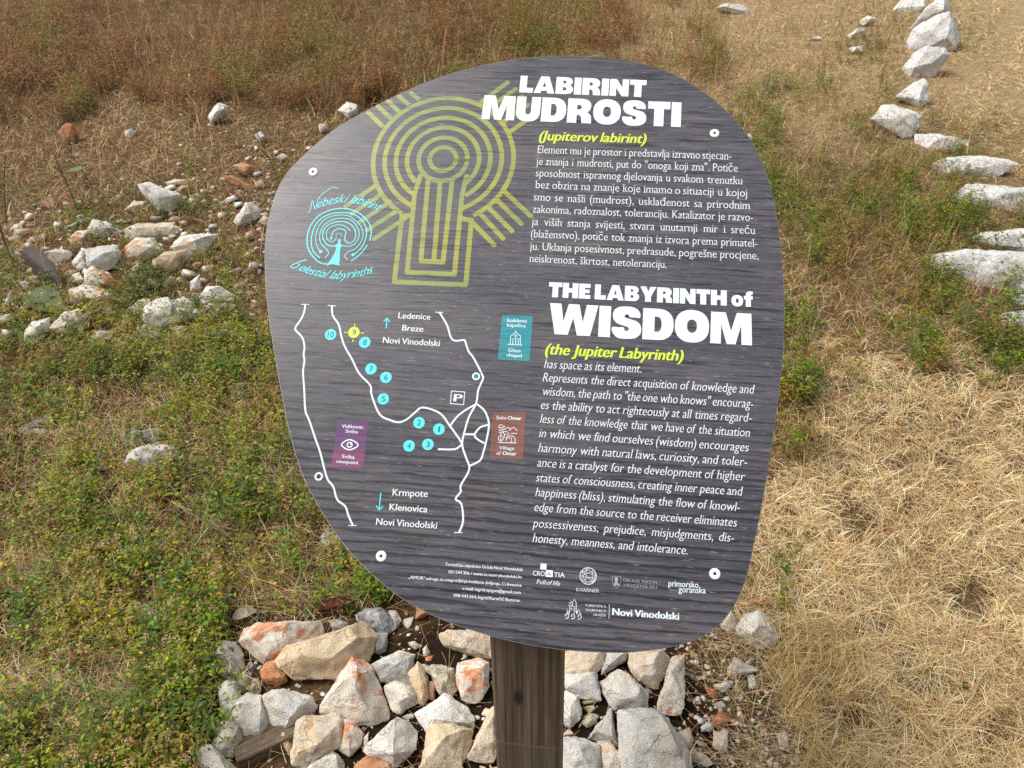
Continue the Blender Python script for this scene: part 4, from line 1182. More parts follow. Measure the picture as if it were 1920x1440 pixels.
# gravel: chips too many to count, one object
def gravel():
    protos = []
    for k in range(14):
        r = random.Random(100 + k); bm = bmesh.new()
        vs = [bm.verts.new(Vector((r.gauss(0, 1), r.gauss(0, .75), r.gauss(0, .55))).normalized() * r.uniform(.7, 1)) for _ in range(13)]
        for v in vs: v.co.z *= .65; v.co.y *= .8
        res = bmesh.ops.convex_hull(bm, input=vs)
        bmesh.ops.delete(bm, geom=[e for e in res['geom_interior'] if isinstance(e, bmesh.types.BMVert)], context='VERTS')
        bmesh.ops.triangulate(bm, faces=bm.faces)
        bm.verts.index_update()
        protos.append((np.array([v.co[:] for v in bm.verts]), np.array([[v.index for v in f.verts] for f in bm.faces])))
        bm.free()
    spots = []
    def scatter(n, x0, x1, y0, y1, smin, smax):
        for _ in range(n): spots.append((rng.uniform(x0, x1), rng.uniform(y0, y1), smin * (smax / smin) ** (rng.random() ** 1.6)))
    scatter(520, 1240, 1500, 1190, 1460, .0025, .011)
    scatter(420, 380, 930, 1140, 1460, .002, .011)
    scatter(120, 330, 470, 1190, 1460, .003, .015)
    scatter(150, 905, 1065, 1150, 1460, .004, .022)
    scatter(160, 380, 1450, 1450, 1900, .004, .020)
    scatter(160, 1060, 1260, 1240, 1460, .002, .010)
    scatter(330, 0, 560, 330, 640, .006, .022)
    scatter(260, 10, 500, 380, 640, .014, .046)
    scatter(70, 300, 600, 270, 400, .012, .036)
    scatter(200, 300, 620, 170, 400, .006, .02)
    scatter(90, 1340, 1900, 40, 700, .005, .02)
    scatter(60, 1430, 1560, 1380, 1450, .003, .012)
    spots_ = np.array(spots)
    G, t = ground_px(spots_[:, 0], spots_[:, 1])
    V, Q, C = [], [], []; o = 0
    pal = np.array([(.62, .57, .50), (.55, .46, .34), (.45, .42, .38), (.50, .27, .15), (.68, .66, .62), (.36, .27, .18)])
    pal = np.clip(pal * 1.18, 0, .78)
    for g, s in zip(G, spots_[:, 2]):
        pv, pf = protos[rng.integers(len(protos))]
        a = rng.uniform(0, 6.28); R = np.array([[math.cos(a), -math.sin(a), 0], [math.sin(a), math.cos(a), 0], [0, 0, 1]])
        v = (pv * s) @ R.T + g + np.array([0, 0, s * .25])
        V.append(v); Q.append(pf + o); o += len(v)
        C.append(np.tile(pal[rng.choice(6, p=[.28, .25, .15, .12, .12, .08])] * rng.uniform(.7, 1.1), (len(v), 1)))
    me = mesh_np('gravel', np.concatenate(V), np.concatenate(Q), np.concatenate(C))
    m, tt, b = new_mat('gravel_chips')
    a = N(tt, 'ShaderNodeVertexColor', layer_name='Col'); gco = N(tt, 'ShaderNodeTexCoord')
    cc = mix(tt, .5, a.outputs[0], ramp(tt, tex_noise(tt, gco.outputs['Object'], 180, 4, .7), [(.3, .5), (.65, 1.15)]), 'MULTIPLY')
    tt.links.new(cc, b.inputs['Base Color']); b.inputs['Roughness'].default_value = .8
    tag(link('gravel', me, m), 'small pale and rusty stone chips scattered on the soil', 'gravel', kind='stuff')
gravel()

# the piece of old timber under the stones
def timber():
    bm = bmesh.new()
    g, t = ground_px(507, 1396); g = Vector(g)
    a = Vector(ground_px(462, 1418)[0]); b_ = Vector(ground_px(540, 1385)[0])
    d = (b_ - a).normalized()
    bmesh.ops.create_cube(bm, size=1)
    bmesh.ops.scale(bm, vec=((b_ - a).length + .05, .055, .035), verts=bm.verts)
    bmesh.ops.subdivide_edges(bm, edges=bm.edges[:], cuts=5, use_grid_fill=True)
    for v in bm.verts: v.co += Vector((mnoise.noise(v.co * 40), mnoise.noise(v.co * 40 + Vector((5, 0, 0))), mnoise.noise(v.co * 60 + Vector((0, 7, 0))))) * .003
    me = bpy.data.meshes.new('timber_offcut'); bm.to_mesh(me); bm.free()
    m, t_, b = new_mat('old_timber')
    v = N(t_, 'ShaderNodeTexCoord').outputs['Object']
    gr = tex_noise(t_, mapping(t_, v, (6, 180, 180)), 1.0, 4, .6)
    t_.links.new(mix(t_, ramp(t_, gr, [(.35, 0.), (.65, 1.)]), (.045, .028, .016), (.17, .12, .075)), b.inputs['Base Color'])
    b.inputs['Roughness'].default_value = .85
    bump(t_, b, gr, .8, .004)
    o = link('timber_offcut', me, m, None, g + Vector((0, 0, .012)))
    o.rotation_euler = (0, 0, math.atan2(d.y, d.x))
    tag(o, 'weathered brown timber offcut lying under the grey boulder', 'timber')
timber()
# ------------------------------------------------------------------ grass, herbs, dry weeds
def in_poly(x, y, poly):
    inside = np.zeros(x.shape, bool); n = len(poly)
    for i in range(n):
        x0, y0 = poly[i - 1]; x1, y1 = poly[i]
        if y0 == y1: continue
        c = ((y0 > y) != (y1 > y)) & (x < (x1 - x0) * (y - y0) / (y1 - y0) + x0)
        inside ^= c
    return inside
PILE = [(385,1440),(372,1330),(395,1220),(450,1160),(560,1150),(660,1150),(760,1130),(900,1150),(1100,1150),(1330,1150),(1440,1180),(1450,1290),(1480,1380),(1490,1500),(1500,1900),(380,1900)]
def sample(n, x0=-260, x1=2180, y0=-150, y1=1750):
    return rng.uniform(x0, x1, n), rng.uniform(y0, y1, n)
def zones(x, y):
    """weights of the kinds of cover at photo pixels (fuzzy edges)"""
    n = (vnoise(x, y, 70, 11) - .5); n2 = (vnoise(x, y, 26, 12) - .5)
    xx, yy = x + n * 110 + n2 * 40, y + n * 90 + n2 * 30
    soil = in_poly(x + n * 90 + n2 * 40, y + n * 50 + n2 * 24, PILE)
    yb = yy + rng.normal(0, 32, x.shape)
    straw = ((xx > 1500 + (y < 800) * 30) & (yb > 655)) | ((xx > 1405) & (yb > 870)) | ((xx > 1800 + (y - 330) * .05) & (yy < 335) & (x > 1770))
    green = (xx < 660) & (yy > 625) | ((x > 540) & (x < 800) & (yy > 950) & (y < 1150))
    patch = (xx < 620) & (yy > 330) & ~green
    band = (xx < 800) & (yy > 195) & (yy <= 330)
    top = (yy <= 205) & (xx < 1380)
    return soil, straw & ~soil, green & ~soil & ~straw, patch, band, top & ~straw
def off_stones(x, y, m=0.0):
    ok = np.ones(x.shape, bool)
    for x0, y0, x1, y1 in STONE_BOX:
        cx, cy, a, b = (x0 + x1) / 2, (y0 + y1) / 2, (x1 - x0) / 2, (y1 - y0) / 2
        ok &= ((x - cx) / (a * (1 + m))) ** 2 + ((y - cy + b * .22) / (b * .9 * (1 + m))) ** 2 > .85
    return ok

def blades(G, L, W, az, el0, bend, col, twist=None, K=4):
    """curved tapering ribbons: returns vertices, quads, colours"""
    n = len(G)
    t = np.linspace(0, 1, K)
    V = np.zeros((n, K, 2, 3))
    p = G.copy()
    side_az = az + np.pi / 2 + (rng.normal(0, .5, n) if twist is None else twist)
    side = np.stack([np.cos(side_az), np.sin(side_az), rng.normal(0, .25, n)], -1)
    curl = rng.normal(0, .35, n)
    for k in range(K):
        wk = W * (1 - .85 * t[k] ** 1.5) * .5
        V[:, k, 0] = p - side * wk[:, None]; V[:, k, 1] = p + side * wk[:, None]
        e = el0 - bend * (t[k] + .5 / K); a = az + curl * t[k]
        p = p + np.stack([np.cos(e) * np.cos(a), np.cos(e) * np.sin(a), np.sin(e)], -1) * (L / (K - 1))[:, None]
    b = (np.arange(n) * K * 2)[:, None]
    Q = np.concatenate([b + np.array([2 * k, 2 * k + 1, 2 * k + 3, 2 * k + 2]) for k in range(K - 1)], 1).reshape(-1, 4)
    C = np.repeat(col, K * 2, 0)
    return V.reshape(-1, 3), Q, C
def leaves(B, D, Wd, L, Up, col, fold=.25):
    """folded pointed leaves from base points B along unit directions D; Wd = width, Up = rough upward vector"""
    n = len(B)
    S = np.cross(D, Up); S /= np.linalg.norm(S, axis=1)[:, None] + 1e-9
    Nn = np.cross(S, D)
    L_, W_ = L[:, None], Wd[:, None]
    tip = B + D * L_ - Nn * L_ * .12
    m = B + D * L_ * .5
    l = B + D * L_ * .48 + S * W_ * .5 + Nn * W_ * fold; r = B + D * L_ * .48 - S * W_ * .5 + Nn * W_ * fold
    V = np.stack([B, r, tip, l, m], 1).reshape(-1, 3)
    b = (np.arange(n) * 5)[:, None]
    Q = np.concatenate([b + np.array([0, 1, 2, 4]), b + np.array([0, 4, 2, 3])], 1).reshape(-1, 4)
    return V, Q, np.repeat(col, 5, 0)
def palette(cols, n, jit=.18, idx=None):
    P = np.array(cols); i = rng.integers(len(P), size=n) if idx is None else idx
    c = P[i] * np.exp(rng.normal(0, jit, (n, 1))) * np.exp(rng.normal(0, jit * .3, (n, 3)))
    return np.clip(c, 0, .9)
def unit(v): return v / (np.linalg.norm(v, axis=1)[:, None] + 1e-9)
class Heap:
    def __init__(s): s.V, s.Q, s.C, s.n = [], [], [], 0
    def add(s, VQC):
        V, Q, C = VQC
        s.V.append(V); s.Q.append(Q + s.n); s.C.append(C); s.n += len(V)
    def build(s, name, mat, label, cat, sat=1.2):
        C = np.concatenate(s.C); lum = C @ np.array([.3, .55, .15])
        C = np.clip(lum[:, None] + (C - lum[:, None]) * sat, .003, .9)
        me = mesh_np(name, np.concatenate(s.V), np.concatenate(s.Q), C)
        o = link(name, me, mat)
        return tag(o, label, cat, kind='stuff')
M_DRY = plant_mat('dry_grass_blades', .75, .2)
M_LEAF = plant_mat('herb_leaves', .55, .28)

STRAW = [(.69,.52,.29), (.60,.43,.21), (.78,.62,.38), (.52,.35,.16), (.74,.58,.35), (.42,.28,.13), (.66,.53,.33)]
TAN = [(.42,.27,.13), (.34,.20,.09), (.50,.35,.18), (.26,.15,.07), (.56,.42,.25), (.22,.13,.065)]
BRN = [(.24,.11,.045), (.30,.15,.06), (.18,.08,.035), (.36,.21,.10), (.15,.09,.045), (.40,.28,.15)]

BARE = [(1819,1134,52,34), (1602,989,40,26), (1578,1360,46,34), (1743,1295,60,22), (1850,1390,50,20), (1500,1010,26,16), (1690,870,34,14), (1900,1250,30,16), (1640,1180,40,14)]
def bare(x, y):
    m = np.zeros(x.shape)
    d = vnoise(x, y, 16, 91) * .9 + .55
    for cx, cy, a, b in BARE: m = np.maximum(m, (((x - cx) / a) ** 2 + ((y - cy) / b) ** 2 < d).astype(float))
    return m
def dry_grass():
    H = Heap()
    # straw mat
    x, y = sample(190000)
    soil, straw, green, patch, band, top = zones(x, y)
    clump = vnoise(x, y, 38, 21); gap = vnoise(x, y, 46, 25) * .65 + vnoise(x, y, 15, 26) * .35
    pr = np.where(straw, 1.0 - .93 * np.clip((.40 - gap) / .08, 0, 1), 0)
    k = (rng.random(len(x)) < pr * (1 - .88 * bare(x, y))) & off_stones(x, y)
    x, y = x[k], y[k]; clump = clump[k]
    G, t = ground_px(x, y); n = len(x)
    px = t / F
    L = rng.uniform(.024, .075, n) * (1 + .25 * clump) * (1 + .16 * np.clip(t - 2, 0, 9)); W = np.maximum(rng.uniform(.0010, .0023, n), px * 1.0)
    az = rng.uniform(0, 6.28, n)
    # strands of one clump lean the same way
    az = np.where(rng.random(n) < .45, vnoise(x, y, 60, 31) * 9 + rng.normal(0, .5, n), az)
    tone = vnoise(x, y, 120, 33) * .6 + vnoise(x, y, 30, 34) * .4
    col = palette(STRAW, n, .2) * 1.1
    br = palette(TAN, n, .2)
    col = np.where((rng.random(n) < np.where(y < 400, .06, np.clip((.53 - tone) * 3.8, .06, .8)))[:, None], br, col)
    yel = (np.abs(x - 1520) < 90 + 60 * (clump - .5)) & (y > 1180)
    col = np.where((yel & (rng.random(n) < .8))[:, None], palette([(.58,.41,.17), (.52,.37,.16), (.66,.50,.26), (.42,.34,.12), (.62,.46,.22)], n), col)
    el = np.where(yel, rng.uniform(.5, 1.25, n), rng.uniform(.02, .8, n))
    G[:, 2] += rng.uniform(0, .022, n)
    H.add(blades(G, np.where(yel, L * 1.3, L), W, az, el, rng.uniform(.2, 1.6, n), col))
    # rooted tufts: blades spreading from common crowns
    cx, cy = sample(2600, 1380, 2180, 540, 1700); cz = zones(cx, cy)[1] & (bare(cx, cy) < .5)
    cx, cy = cx[cz], cy[cz]
    q = 26; i = np.repeat(np.arange(len(cx)), q); n = len(i)
    C0, t0 = ground_px(cx, cy); G = C0[i] + np.concatenate([rng.normal(0, .007, (n, 2)), np.zeros((n, 1))], 1)
    tl = rng.uniform(.6, 1.5, len(cx))[i]; tb = np.exp(rng.normal(.05, .2, len(cx)))[i]
    fl = rng.uniform(0, 6.28, len(cx))[i]
    az = np.where(rng.random(n) < .6, rng.uniform(0, 6.28, n), fl + rng.normal(0, .5, n))
    H.add(blades(G, rng.uniform(.03, .075, n) * tl, np.maximum(rng.uniform(.0012, .0024, n), t0[i] / F), az, rng.uniform(.25, 1.15, n), rng.uniform(.4, 1.7, n), np.clip(palette(STRAW, n, .16) * tb[:, None], 0, .88), K=5))
    # thinner dry cover everywhere else
    x, y = sample(420000)
    soil, straw, green, patch, band, top = zones(x, y)
    other = ~(soil | straw | green | patch | band | top)
    pr = np.select([soil, straw, green, patch, band, top], [.035, 0, .36, .75, 1.0, .55], .75)
    hid = in_poly(x, y, [(p[0] * .9 + 98, p[1] * .9 + 66) for p in OUT])
    pr = pr * np.where(hid, .9, 1) * (.35 + .9 * vnoise(x, y, 33, 41))
    k = (rng.random(len(x)) < pr) & (off_stones(x, y) | (rng.random(len(x)) < .04))
    x, y, band, top, green, soil = x[k], y[k], band[k], top[k], green[k], soil[k]
    G, t = ground_px(x, y); n = len(x); px = t / F
    L = rng.uniform(.03, .11, n) * np.where(top, 1.9, 1) * (1 + .06 * np.clip(t - 2, 0, 8)); W = np.maximum(rng.uniform(.0008, .0020, n), px * 1.0)
    col = palette(TAN, n, .36)
    tone = vnoise(x, y, 90, 44)
    redd = (rng.random(n) < np.where(top, .6, .22)); col = np.where(redd[:, None], palette(BRN, n, .25), col)
    lite = (rng.random(n) < np.where(band, .25, .1) + np.where(tone > .62, .25, 0)) & ~top; col = np.where(lite[:, None], palette(STRAW, n, .2) * .85, col)
    G[:, 2] += rng.uniform(0, .015, n)
    el = np.where(rng.random(n) < .35, rng.uniform(.7, 1.45, n), rng.uniform(.0, .7, n))
    H.add(blades(G, L, W, rng.uniform(0, 6.28, n), el, rng.uniform(.1, 1.5, n), col))
    # upright dead stems of the upper slope and the mixed turf
    x, y = sample(26000, -300, 2180, -170, 640)
    soil, straw, green, patch, band, top = zones(x, y)
    k = (rng.random(len(x)) < np.where(top, .95, np.where(straw | soil, 0, np.where(patch, .12, .25)))) & off_stones(x, y, .1) & ~in_poly(x, y, OUT)
    x, y, top = x[k], y[k], top[k]
    G, t = ground_px(x, y); n = len(x); px = t / F
    cl = vnoise(x, y, 44, 81)
    L = rng.uniform(.08, .2, n) * np.where(top, 1.0 + .9 * (cl > .5), 1)
    H.add(blades(G, L, np.maximum(.0013, px * 1.1), rng.uniform(0, 6.28, n), rng.uniform(1.0, 1.5, n), rng.uniform(0, .6, n),
                 np.where((rng.random(n) < np.where(top, .13, .35))[:, None], palette(STRAW, n, .25) * .7, palette(BRN, n, .35))))
    # long pale tangles lying in the herb bank
    for cx, cy, sx, sy, nn in [(110,1340,120,60,1500), (70,1085,70,30,900), (300,980,180,110,1500), (200,820,160,60,700), (250,1130,180,60,900), (430,760,90,50,400), (540,900,50,60,700), (580,1010,60,60,500), (330,1290,60,30,500), (230,1260,60,40,500), (1400,1240,60,70,420), (1440,1420,60,30,400), (560,1135,80,18,350), (180,840,60,20,300)]:
        x = rng.normal(cx, sx, nn); y = rng.normal(cy, sy, nn)
        G, t = ground_px(x, y); n = nn
        G[:, 2] += rng.uniform(0, .05, n) * (cy < 1360)
        H.add(blades(G, rng.uniform(.04, .13, n), rng.uniform(.0009, .0018, n), rng.normal(2.6, .9, n), rng.uniform(0, .8, n), rng.uniform(.2, 1.3, n), palette([(.55,.42,.24), (.45,.31,.16), (.34,.2,.1), (.62,.5,.31)], n, .2), K=5))
    H.build('dry_grass', M_DRY, 'bleached dry grass matted over the slope', 'dry grass', 1.02)
dry_grass()

def herbs():
    H = Heap()
    def bank(x, y, cols, stem_h, leaf, nl, dens_stem=True, flower=0., size_far=True, wide=.5, droop=.3):
        G, t = ground_px(x, y); n = len(x)
        px = t / F
        Hh = rng.uniform(*stem_h, n)
        lean = rng.normal(0, .3, (n, 2))
        pc = rng.integers(len(cols), size=n)
        shade = np.exp(rng.normal(0, .16, n))
        m = nl
        i = np.repeat(np.arange(n), m)
        f = np.clip(rng.beta(1.6, 1.0, n * m), 0.05, 1)
        az = rng.uniform(0, 6.28, n * m)
        base = G[i] + np.stack([lean[i, 0] * Hh[i] * f, lean[i, 1] * Hh[i] * f, Hh[i] * f], -1)
        base[:, :2] += rng.normal(0, 1, (n * m, 2)) * (Hh[i] * .12)[:, None]
        up = rng.uniform(-.15, .8, n * m)
        D = unit(np.stack([np.cos(az), np.sin(az), up], -1))
        L = rng.uniform(*leaf, n * m); L = np.maximum(L, px[i] * 2.4)
        Wd = L * rng.uniform(wide * .75, wide * 1.25, n * m)
        P = np.array(cols)
        ci = np.where(rng.random(n * m) < .75, pc[i], rng.integers(len(cols), size=n * m))
        col = P[ci] * shade[i][:, None] * np.exp(rng.normal(0, .2, (n * m, 1))) * np.exp(rng.normal(0, .06, (n * m, 3)))
        Upv = np.tile(np.array([0, 0, 1.0]), (n * m, 1)) + rng.normal(0, .25, (n * m, 3))
        H.add(leaves(base, D, Wd, L, Upv, np.clip(col, 0, .8), fold=.2))
        # stems
        laz = np.arctan2(lean[:, 1], lean[:, 0])
        H.add(blades(G, Hh * 1.05, np.maximum(.0011, px * .5), laz, np.pi / 2 - np.hypot(lean[:, 0], lean[:, 1]), np.full(n, .1), palette([(.20,.12,.055), (.16,.14,.05), (.28,.19,.09)], n, .2)))
        # dried flower heads
        if flower:
            s = np.where(rng.random(n) < flower)[0]; q = 26
            j = np.repeat(s, q)
            c = G[j] + np.stack([lean[j, 0] * Hh[j], lean[j, 1] * Hh[j], Hh[j] * 1.12], -1)
            d = unit(rng.normal(0, 1, (len(j), 3)))
            c = c + d * np.array([.0065, .0065, .009]) * rng.random((len(j), 1)) ** .4
            H.add(leaves(c, d, np.maximum(.0028, px[j] * .8), np.maximum(.0045, px[j] * 1.2), np.tile([0, 0, 1.0], (len(j), 1)) + rng.normal(0, .2, (len(j), 3)), palette([(.44,.28,.15), (.54,.38,.23), (.36,.21,.11), (.62,.48,.31)], len(j), .18)))
    GREENS = [(.145,.22,.034), (.095,.165,.030), (.20,.26,.045), (.08,.145,.038), (.24,.25,.05), (.18,.16,.04), (.12,.19,.055), (.06,.12,.028)]
    YG = [(.30,.31,.055), (.21,.245,.04), (.35,.29,.075), (.25,.19,.06)]
    BRG = [(.21,.14,.05), (.27,.18,.075), (.16,.135,.04), (.20,.17,.045), (.30,.18,.07)]
    GR = [(.085,.125,.030), (.12,.15,.03), (.07,.105,.035), (.16,.17,.04)]
    # the herb bank on the near side
    x, y = sample(60000, -300, 820, 560, 1760)
    soil, straw, green, patch, band, top = zones(x, y)
    thin = vnoise(x, y, 75, 51) * .6 + vnoise(x, y, 28, 57) * .4
    tangle = ((x - 110) / 170) ** 2 + ((y - 1345) / 70) ** 2 < 1
    tangle |= ((x - 60) / 100) ** 2 + ((y - 1085) / 34) ** 2 < 1
    k = green & (rng.random(len(x)) < np.clip((thin - .36) * 4.5, .06, 1) * np.where(tangle, .15, 1)) & off_stones(x, y, -.12)
    keep = rng.random(len(x)) < .27
    x, y = x[k & keep], y[k & keep]
    a = vnoise(x, y, 70, 52) * .65 + vnoise(x, y, 24, 53) * .35
    for sel, cols, fl, lf, hh in [(a < .44, GREENS, .16, (.007, .017), (.03, .13)), ((a >= .44) & (a < .62), YG, .30, (.006, .015), (.04, .12)), (a >= .62, BRG + GREENS[3:7], .2, (.007, .017), (.03, .10))]:
        bank(x[sel], y[sel], cols, hh, lf, 17, flower=fl, wide=.52)
    # small creeping leaves close to the soil
    x, y = sample(30000, -300, 820, 600, 1500)
    soil, straw, green, patch, band, top = zones(x, y)
    k = green & (rng.random(len(x)) < .16) & off_stones(x, y, .1)
    bank(x[k], y[k], GREENS[3:] + BRG, (.012, .035), (.006, .013), 9, wide=.6)
    # tufts among the strewn stones and over the mixed turf
    x, y = sample(60000, -260, 2180, 150, 900)
    soil, straw, green, patch, band, top = zones(x, y)
    other = ~(soil | straw | green | patch | band | top)
    cl = vnoise(x, y, 62, 61) * .7 + vnoise(x, y, 22, 62) * .3
    hid = in_poly(x, y, [(p[0] * .9 + 98, p[1] * .9 + 66) for p in OUT])
    pr = np.where(other & (x > 900), np.clip((cl - .41) * 5, .06, 1), np.where(patch, np.clip((cl - .55) * 5, .02, .5), np.where(band, .02, 0)))
    k = (rng.random(len(x)) < pr * .62) & off_stones(x, y, -.15)
    x, y = x[k], y[k]; a = vnoise(x, y, 50, 64)
    bank(x[a < .58], y[a < .58], GR + GREENS[:3], (.04, .14), (.009, .022), 17, wide=.42)
    bank(x[a >= .58], y[a >= .58], BRG + GREENS[3:6], (.03, .12), (.008, .018), 13, flower=.1, wide=.42)
    # named clumps seen in the photograph
    for cx, cy, sx, sy, nn, cols in [(260,555,55,42,170,GR), (350,400,30,14,60,GR), (170,420,40,20,60,GREENS), (205,455,40,18,60,GR), (285,520,26,26,60,GR), (1650,70,60,30,190,GR), (1700,30,40,25,90,GREENS), (1820,60,30,40,110,GREENS), (1620,95,40,20,90,GR),
                                     (1560,340,60,24,130,GR), (1530,410,40,22,90,GREENS), (1800,310,40,18,80,GREENS), (1770,400,50,24,120,GREENS), (1750,430,50,16,90,GR), (1690,330,40,14,60,BRG), (1640,235,40,24,80,BRG), (1870,660,40,24,110,GR), (1740,560,40,60,80,BRG), (1870,250,40,24,60,BRG), (1490,620,24,30,60,GREENS),
                                     (1470,1095,10,40,8,GREENS), (560,620,16,60,120,GREENS), (120,600,60,20,110,YG), (430,640,80,18,160,YG), (520,560,14,20,30,GR), (880,70,120,30,120,GREENS), (640,110,60,20,80,GREENS), (770,165,30,16,60,GR), (1000,60,50,18,60,GREENS), (1120,95,60,24,90,GREENS), (1310,140,40,24,70,GREENS), (1250,60,50,20,70,BRG), (715,1110,26,14,70,GREENS), (400,1270,14,16,16,GREENS), (392,1330,20,34,30,GREENS)]:
        bank(rng.normal(cx, sx, nn), rng.normal(cy, sy, nn), cols, (.03, .09), (.009, .021), 15, wide=.4)
    # taller loose weeds at the near edge of the bank, creeping over the first stones
    for cx, cy, sx, sy, nn, cols in [(330,1240,50,50,70,GREENS), (60,1380,60,40,60,GREENS), (240,1400,70,40,60,GR), (400,1190,26,40,34,GREENS), (150,1000,90,60,90,GREENS), (400,820,70,70,80,GREENS), (90,760,60,40,60,GREENS), (640,1130,50,12,24,GREENS), (470,960,60,50,70,GR), (410,1400,12,40,10,GR), (300,700,120,24,110,GREENS)]:
        bank(rng.normal(cx, sx, nn), rng.normal(cy, sy, nn), cols, (.05, .15), (.008, .021), 18, wide=.36)
    H.build('green_undergrowth', M_LEAF, 'low green and yellowing herbs with dried flower heads', 'herbs')
    # brown heath and dead weeds on the upper slope
    H2 = Heap(); Hs = H
    H = H2
    x, y = sample(60000, -300, 1700, -170, 270)
    soil, straw, green, patch, band, top = zones(x, y)
    cl = vnoise(x, y, 70, 71) * .6 + vnoise(x, y, 24, 72) * .4
    k = top & (rng.random(len(x)) < np.clip(.2 + (cl - .45) * 4, .04, .9))
    x, y = x[k], y[k]; a = vnoise(x, y * 1.6, 85, 73) * .7 + vnoise(x, y, 30, 74) * .3
    RED = [(.24,.105,.038), (.29,.14,.055), (.20,.08,.028), (.40,.20,.07), (.15,.085,.03), (.24,.14,.05)]
    OLV = [(.24,.20,.038), (.17,.17,.032), (.30,.23,.05), (.12,.125,.03), (.27,.15,.05)]
    bank(x[a < .5], y[a < .5], RED, (.08, .24), (.012, .028), 24, flower=.25, wide=.34)
    bank(x[(a >= .5) & (a < .72)], y[(a >= .5) & (a < .72)], OLV, (.08, .24), (.012, .028), 24, flower=.1, wide=.34)
    bank(x[a >= .72], y[a >= .72], GREENS[:4] + OLV, (.06, .2), (.012, .028), 20, wide=.36)
    H = H2
    H2.build('brown_undergrowth', M_LEAF, 'tall reddish brown and olive dead weeds along the upper slope', 'dry weeds', 1.0)
herbs()

# ------------------------------------------------------------------ single plants and leaves one can point to
def frame_at(px, py, lift=0.):
    g, t = ground_px(px, py)
    return Vector(g) + Vector((0, 0, lift)), float(t) / F
def one(name, parts, label, cat, group=None, mat=None, origin=None):
    H = Heap()
    for p in parts: H.add(p)
    V = np.concatenate(H.V) - np.array(origin)
    me = mesh_np(name, V, np.concatenate(H.Q), np.concatenate(H.C))
    o = link(name, me, mat or M_LEAF, None, origin)
    return tag(o, label, cat, group)
def tube(pts, r0, r1, col, k=6):
    P = np.array([p[:] for p in pts]); n = len(P); V, Q = [], []
    for i in range(n):
        d = P[min(i + 1, n - 1)] - P[max(i - 1, 0)]; d /= np.linalg.norm(d)
        a = np.cross(d, [0.3, 1, .2]); a /= np.linalg.norm(a); b = np.cross(d, a)
        r = r0 + (r1 - r0) * i / (n - 1)
        for j in range(k): V.append(P[i] + (a * math.cos(6.283 * j / k) + b * math.sin(6.283 * j / k)) * r)
    for i in range(n - 1):
        for j in range(k): Q.append((i * k + j, i * k + (j + 1) % k, (i + 1) * k + (j + 1) % k, (i + 1) * k + j))
    return np.array(V), np.array(Q), np.tile(col, (len(V), 1))
def stalk(base, top, label, col, name='dry_stalk', r=.0016, head=None, twigs=0, depth=0.0, cat='stalk', group='single dry stalks'):
    """a stem that grows from the ground at one photo pixel and ends about another"""
    g, m = frame_at(*base)
    z = (g - EYE).dot(FWD) - depth
    tp = EYE + ray(*top) * z
    mid = (g + tp) / 2 + Vector((random.uniform(-.01, .01), 0, 0)) + (tp - g).cross(Vector((0, 1, 0))) * random.uniform(-.06, .06)
    pts = [g * (1 - t) ** 2 + mid * 2 * t * (1 - t) + tp * t * t for t in [i / 7 for i in range(8)]]
    parts = [tube(pts, r, r * .55, col)]
    for q in range(twigs):
        t = .45 + .5 * q / max(1, twigs); p = pts[int(t * 7)]
        e = p + Vector((random.uniform(-.05, .05), random.uniform(-.03, .03), random.uniform(.02, .06))) * ((tp - g).length / .3)
        parts.append(tube([p, (p + e) / 2 + Vector((0, 0, .004)), e], r * .6, r * .35, col))
        if head:
            n = 18; c = np.tile(np.array(e[:]), (n, 1)); d = unit(rng.normal(0, 1, (n, 3)))
            parts.append(leaves(c + d * .003, d, np.full(n, .004), np.full(n, .007), np.tile([0, 0, 1.], (n, 1)), palette([head], n, .2)))
    if head:
        n = 46; along = rng.random(n)
        d0 = np.array((tp - pts[-2]).normalized()[:]); L = (tp - g).length
        c = np.array(tp[:]) - d0 * (along * L * .16)[:, None]; d = unit(d0 + rng.normal(0, .5, (n, 3)))
        parts.append(leaves(c, d, np.full(n, max(.0016, m * .6)), np.full(n, max(.007, L * .03)), np.tile([0.2, 0, 1.], (n, 1)), palette([head], n, .2)))
    one(name, parts, label, cat, group, M_DRY, g)
DK, PL = (.055, .032, .022), (.50, .38, .20)
